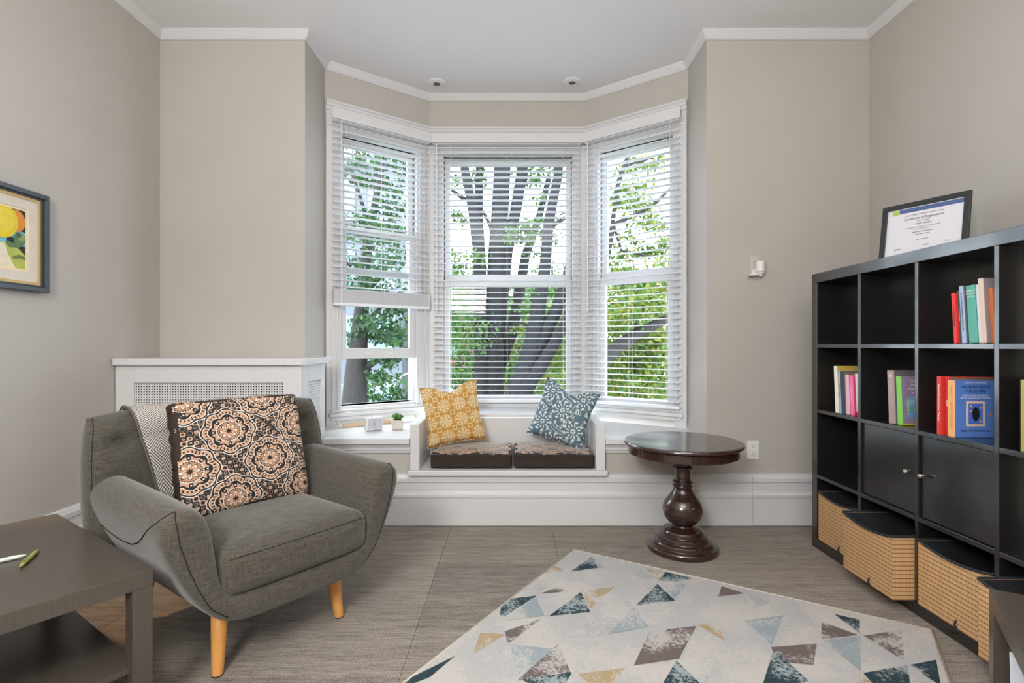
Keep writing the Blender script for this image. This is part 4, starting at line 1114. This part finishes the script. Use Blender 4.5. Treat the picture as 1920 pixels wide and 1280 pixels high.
MB().rbox((.035, .035, .032), .006, 4, c=(0, 0, .0325)).build('pot', M('concrete_pot', (206, 200, 190), .8, .2, .06, 30, .1, 100), t, smooth=True)
MB().box(-.028, -.028, .062, .028, .028, .0655).build('soil', flat('soil', (80, 66, 54), .9), t)
GR = [flat('succulent_green', (92, 150, 72), .5), flat('succulent_dark', (62, 118, 58), .5)]
rn = random.Random(5)
for k_ in range(26):
    az = k_ * 2.4; el = R(25 + 55 * (k_ / 26)); L = .046 * (1 - .15 * k_ / 26) + rn.uniform(0, .006); c_ = Vector((math.cos(az) * math.cos(el), math.sin(az) * math.cos(el), math.sin(el)))
    b0 = Vector((0, 0, .064))
    MB().tube([b0 + c_ * .004, b0 + c_ * L * .45, b0 + c_ * L * .8, b0 + c_ * L + Vector((0, 0, .004))], [.003, .0062, .005, .0006], 6).build('leaf', GR[k_ % 2], t, smooth=True)
a = Vector((-1.168, 3.572)); b_ = Vector((-.82, 3.829)); d_ = (b_ - a)
o = MB().box(0, -.008, 0, d_.length, .008, .026).build('wooden_strip', STRIPW, bevel=.003); o.location = (a.x, a.y, .5405); o.rotation_euler = (0, 0, math.atan2(d_.y, d_.x))
tag(o, 'pale wooden strip lying on the left window ledge behind the clock', 'wood strip')

# ------------------------------------------------------------------ outdoors
GZ = -3.6
o = MB().box(-40, YI + .6, GZ - .2, 40, 60, GZ).build('ground', M('lawn', (40, 54, 27), .95, .1, .2, 3)); o['kind'] = 'structure'
BARK = M('grey_bark', (26, 26, 28), .9, .15, .35, 6, .8, 40, sv=(8, 8, 1.2)); BARK2 = M('brown_bark', (36, 34, 33), .9, .15, .35, 6, .8, 40, sv=(8, 8, 1.2))
def leafmat(name, rgb):
    m, nt, b = new_mat(name); _, vec = coords(nt); n_ = noise(nt, vec, 2.5)
    c = mix(nt, n_, tuple(v * .75 for v in rgb), tuple(min(255, v * 1.2) for v in rgb)); nt.links.new(c.k, b.inputs['Base Color'])
    b.inputs['Roughness'].default_value = .5; b.inputs['Specular IOR Level'].default_value = .3
    out = nt.nodes['Material Output']; tr = nt.nodes.new('ShaderNodeBsdfTranslucent'); nt.links.new(c.k, tr.inputs[0])
    mx = nt.nodes.new('ShaderNodeMixShader'); mx.inputs[0].default_value = .45
    nt.links.new(b.outputs[0], mx.inputs[1]); nt.links.new(tr.outputs[0], mx.inputs[2]); nt.links.new(mx.outputs[0], out.inputs[0]); return m
LEAF = {'green': [leafmat('leaf_green', (55, 83, 35)), leafmat('leaf_deep', (34, 62, 27)), leafmat('leaf_light', (73, 100, 44))],
        'yellow': [leafmat('leaf_lime', (77, 100, 33)), leafmat('leaf_gold', (102, 104, 35)), leafmat('leaf_mid', (56, 82, 31))],
        'dark': [leafmat('leaf_dark', (29, 52, 27)), leafmat('leaf_blue', (41, 66, 38)), leafmat('leaf_green2', (49, 78, 35))]}
def foliage(clumps, tone, parent, seed, size=.075):
    """clumps: (centre, radius, count); leaves are small folded blades"""
    rg = np.random.default_rng(seed); V, Fs, Mi = [], [], []
    for c_, r_, n_ in clumps:
        n_ = int(n_ * 1.8)
        k_ = max(3, n_ // 45); sub = rg.normal(size=(k_, 3)); sub /= np.linalg.norm(sub, axis=1)[:, None]
        sub *= r_ * rg.uniform(.2, .95, size=(k_, 1)) ** .7
        p = np.array(c_) + sub[rg.integers(0, k_, n_)] + rg.normal(size=(n_, 3)) * r_ * np.array((.22, .22, .13))
        a = rg.normal(size=(n_, 3)); a[:, 2] -= .4; a /= np.linalg.norm(a, axis=1)[:, None]
        b2_ = np.cross(a, rg.normal(size=(n_, 3))); b2_ /= np.linalg.norm(b2_, axis=1)[:, None]
        s = size * rg.uniform(.6, 1.25, size=(n_, 1))
        o_ = len(V) * 1
        quad = np.stack([p, p + a * s * .5 + b2_ * s * .33, p + a * s, p + a * s * .5 - b2_ * s * .33], 1).reshape(-1, 3)
        V.append(quad); Mi.append(rg.integers(0, 3, n_))
    V = np.concatenate(V); Mi = np.concatenate(Mi); n_ = len(Mi)
    me = bpy.data.meshes.new('foliage'); me.vertices.add(len(V)); me.vertices.foreach_set('co', V.ravel())
    me.loops.add(n_ * 4); me.loops.foreach_set('vertex_index', np.arange(n_ * 4)); me.polygons.add(n_)
    me.polygons.foreach_set('loop_start', np.arange(n_) * 4); me.polygons.foreach_set('material_index', Mi)
    for m_ in LEAF[tone]: me.materials.append(m_)
    me.update(calc_edges=True); me.validate()
    o = bpy.data.objects.new('foliage', me); COL.objects.link(o); o.parent = parent; o['kind'] = 'stuff'
    return o
def trunk(pts, Y, mb, n=12):
    """(px, py, width px) stations at distance Y, continued to the ground"""
    P, rd = [], []
    for q in pts:
        y_ = q[3] if len(q) > 3 else Y
        P.append(at(q[0], q[1], y_)); rd.append(q[2] / F * y_ / 2)
    if isinstance(mb, tuple): return MB().tube(P, rd, n).build(mb[0], mb[1], mb[2], smooth=True)
    return mb.tube(P, rd, n)
# tree in the middle window
YT = 8.2
t = thing('maple_tree', 'grey maple with several upright stems behind the middle window', 'tree', (0, 0, 0))
mb = ('stem', BARK, t)
trunk([(908, 1105, 44), (903, 760, 28), (902, 560, 26), (898, 470, 24), (886, 390, 19), (872, 320, 17), (862, 200, 14)], YT, mb)
trunk([(903, 500, 18, YT + .1), (897, 400, 17, YT + .25), (900, 310, 16, YT + .3), (905, 200, 13, YT + .3)], YT, mb)
trunk([(932, 1105, 56), (926, 760, 38), (927, 600, 34), (932, 480, 35), (938, 390, 33), (942, 310, 32), (950, 150, 26)], YT + .05, mb)
mb = ('branch', BARK, t)
trunk([(935, 640, 22), (952, 470, 20), (966, 400, 22), (978, 330, 22), (992, 200, 18)], YT + .05, mb)
trunk([(930, 460, 7), (918, 420, 7), (905, 395, 6)], YT, mb, 8); trunk([(872, 375, 9), (850, 358, 6), (836, 352, 4)], YT, mb, 8)
trunk([(960, 420, 8), (985, 418, 6), (1008, 410, 4)], YT, mb, 8)
trunk([(936, 700, 16, YT + .1), (960, 620, 24, YT + .3), (972, 560, 22, YT + .3), (985, 480, 18, YT + .3), (1010, 410, 14, YT + .3), (1030, 330, 11, YT + .3)], YT, mb)
pass
cl = []
for px, py, r_, n_ in ((862, 560, .45, 420), (870, 620, .55, 420), (858, 690, .5, 260), (865, 480, .35, 170), (855, 400, .25, 90), (1010, 340, .4, 200), (1000, 440, .35, 160), (1015, 290, .5, 160), (975, 430, .3, 130), (905, 330, .3, 90), (1045, 420, .35, 120), (985, 560, .4, 140), (860, 330, .25, 60), (1030, 520, .4, 150)):
    cl.append((at(px, py, YT + random.uniform(-.3, 1.2)), r_, n_))
foliage(cl, 'green', t, 1)
t = thing('leaning_tree', 'dark leaning trunk forking to the right in the middle window', 'tree', (0, 0, 0))
mb = ('stem', BARK, t)
Y2 = 7.6
trunk([(930, 1120, 60), (968, 760, 60), (985, 700, 44), (1000, 640, 36), (1012, 560, 27), (1022, 500, 22), (1028, 420, 20), (1046, 330, 18), (1056, 200, 15)], Y2, mb)
mb = ('branch', BARK, t)
trunk([(985, 700, 30), (1020, 628, 30), (1046, 575, 24), (1062, 520, 19), (1082, 440, 15), (1095, 350, 12)], Y2, mb)
trunk([(975, 745, 30), (1012, 690, 26), (1042, 640, 22), (1062, 600, 20), (1090, 520, 16)], Y2 - .15, mb)
trunk([(1028, 430, 9), (1048, 415, 8), (1070, 405, 6)], Y2, mb, 8); trunk([(1003, 620, 5), (970, 600, 4), (945, 630, 3)], Y2, mb, 6)
pass
cl = []
for px, py, r_, n_ in ((1035, 700, .5, 330), (1050, 660, .35, 200), (1000, 600, .4, 150), (1045, 730, .5, 300), (980, 640, .4, 150)):
    cl.append((at(px, py, Y2 + random.uniform(.2, 1.4)), r_, n_))
foliage(cl, 'yellow', t, 2)
# tree in the left window
t = thing('street_tree', 'brown barked tree with a side limb behind the left window', 'tree', (0, 0, 0))
Y3 = 6.6; mb = ('stem', BARK2, t)
trunk([(662, 1110, 60), (664, 760, 48), (668, 690, 40), (674, 620, 30), (680, 560, 25), (686, 480, 20), (700, 400, 14), (718, 300, 10)], Y3, mb); mb = ('branch', BARK2, t)
trunk([(674, 720, 22), (690, 685, 15), (712, 672, 12), (745, 668, 9), (775, 650, 6)], Y3, mb, 8); trunk([(682, 610, 9), (705, 585, 8), (730, 560, 6), (760, 540, 4)], Y3, mb, 8)
trunk([(694, 430, 8), (672, 360, 7), (655, 310, 5)], Y3, mb, 8); trunk([(700, 400, 8), (728, 380, 6), (752, 395, 4)], Y3, mb, 8); trunk([(690, 460, 6), (668, 440, 5), (640, 455, 3)], Y3, mb, 8)
pass
cl = []
for px, py, r_, n_ in ((735, 320, .4, 330), (700, 290, .35, 200), (690, 450, .45, 380), (735, 470, .45, 380), (745, 390, .3, 160), (700, 540, .35, 260), (740, 590, .4, 380), (700, 610, .35, 240), (750, 640, .35, 200), (720, 700, .3, 150), (750, 730, .35, 230), (705, 745, .3, 160), (665, 300, .3, 100), (665, 500, .3, 160)):
    cl.append((at(px, py, Y3 + random.uniform(-.4, 1.4)), r_, n_))
foliage(cl, 'dark', t, 3, .07)
# tree in the right window
t = thing('autumn_tree', 'lime and yellow leaved tree with a rising bare limb behind the right window', 'tree', (0, 0, 0))
Y4_ = 6.8; mb = ('stem', BARK2, t)
trunk([(1090, 1110, 60), (1096, 800, 44), (1110, 715, 34), (1132, 672, 28), (1165, 645, 24), (1200, 622, 21), (1245, 600, 17), (1330, 560, 12)], Y4_, mb); mb = ('branch', BARK2, t)
trunk([(1180, 635, 8), (1205, 580, 7), (1230, 550, 6), (1255, 540, 4)], Y4_, mb, 8); trunk([(1110, 715, 16), (1125, 560, 12), (1150, 420, 10), (1200, 400, 9), (1235, 375, 7), (1260, 350, 5)], Y4_ + .2, mb, 8)
trunk([(1145, 440, 8), (1160, 340, 10), (1175, 300, 9), (1200, 240, 8)], Y4_ + .2, mb, 8); trunk([(1150, 420, 6), (1165, 470, 5), (1215, 480, 4)], Y4_ + .2, mb, 6); trunk([(1175, 310, 5), (1210, 300, 4), (1250, 285, 3)], Y4_, mb, 6)
pass
cl = []
for px, py, r_, n_ in ((1170, 560, .4, 380), (1215, 545, .4, 380), (1165, 610, .35, 280), (1225, 590, .35, 280), (1200, 650, .45, 480), (1165, 690, .45, 480), (1235, 690, .45, 480), (1195, 730, .5, 560), (1240, 650, .35, 260), (1170, 340, .35, 200), (1210, 310, .35, 160), (1195, 400, .35, 200), (1170, 470, .35, 220), (1225, 470, .3, 170), (1235, 420, .25, 80), (1160, 390, .25, 100)):
    cl.append((at(px, py, Y4_ + random.uniform(-.2, 1.6)), r_, n_))
foliage(cl, 'yellow', t, 4, .075)
# shrubs low down and further trees
t = thing('bushy_tree', 'bushy green tree far behind the stems of the middle window', 'tree', (0, 0, 0))
mb = MB(); trunk([(905, 1000, 30), (905, 620, 18)], 15, mb); mb.build('stem', BARK2, t)
cl = [(at(px, py, 15 + random.uniform(-1, 1.5)), r_, n_) for px, py, r_, n_ in ((860, 600, 1.2, 420), (855, 540, 1.0, 300), (940, 700, 1.0, 300), (1010, 720, 1.1, 320), (870, 690, 1.0, 300), (960, 600, 1.1, 320), (1000, 560, 1.0, 260), (1030, 640, 1.1, 380), (985, 690, 1.0, 260), (1060, 720, 1.2, 380))]
foliage([(a, b_, int(n_ * 1.7)) for a, b_, n_ in cl], 'green', t, 5, .16)
t = thing('hedge_tree', 'broad yellow green tree far behind the right window', 'tree', (0, 0, 0))
mb = MB(); trunk([(1210, 1000, 40), (1215, 640, 24)], 14, mb); mb.build('stem', BARK2, t)
cl = [(at(px, py, 14 + random.uniform(-1, 1.5)), r_, n_) for px, py, r_, n_ in ((1160, 580, 1.1, 420), (1230, 600, 1.2, 480), (1180, 680, 1.3, 620), (1260, 700, 1.3, 520), (1140, 720, 1.2, 460), (1210, 760, 1.2, 420), (1200, 540, .9, 220))]
foliage([(a, b_, int(n_ * 1.6)) for a, b_, n_ in cl], 'yellow', t, 6, .15)
# houses across the street
def house(label, x0_, x1_, y_, z1_, wallm, win, cols, rows_, roof=None, brick=False):
    t = thing('house', label, 'building', ((x0_ + x1_) / 2, y_, GZ)); hw = (x1_ - x0_) / 2; hz = z1_ - GZ
    MB().box(-hw, 0, 0, hw, 6, hz).build('wall', wallm, t)
    MB().box(-hw - .3, -.3, hz, hw + .3, 6.3, hz + .35).build('roof_edge', roof or wallm, t)
    for i in range(cols):
        for j in range(rows_):
            cx_ = -hw + (i + .5) * 2 * hw / cols; cz_ = 1.3 + j * (hz - .6) / rows_
            f_ = MB().box(cx_ - .6, -.08, cz_ - .1, cx_ + .6, 0, cz_ + 1.7).build('window_frame', win, t)
            for a in (-1, 1): MB().box(cx_ + a * .27 - .24, -.1, cz_, cx_ + a * .27 + .24, -.07, cz_ + 1.6).build('pane', flat('far_pane', (90, 116, 138), .15), f_)
BR_ = M('red_brick', (94, 62, 57), .9, .1, .12, 20); SDG = M('pale_siding', (86, 90, 98), .8, .2, .04, 3, sv=(1, 1, 40)); WF = flat('far_white', (114, 116, 118))
house('pink brick house glimpsed between the stems of the middle window', -4.2, 4.0, 24, 3.0, BR_, WF, 4, 2, flat('far_roof', (120, 110, 108)))
house('pale tall apartment house glimpsed through the left window', -12, -4.9, 23, 9.0, SDG, WF, 4, 4)
# utility line across the left window
p0, p1 = Vector(at(560, 790, 9)), Vector(at(800, 680, 12))
o = MB().tube([p0.lerp(p1, q / 10) + Vector((0, 0, -.06 * math.sin(math.pi * q / 10))) for q in range(11)], .016, 6).build('utility_cable', flat('cable', (150, 156, 164)))
tag(o, 'grey utility cable crossing the lower left window', 'cable')
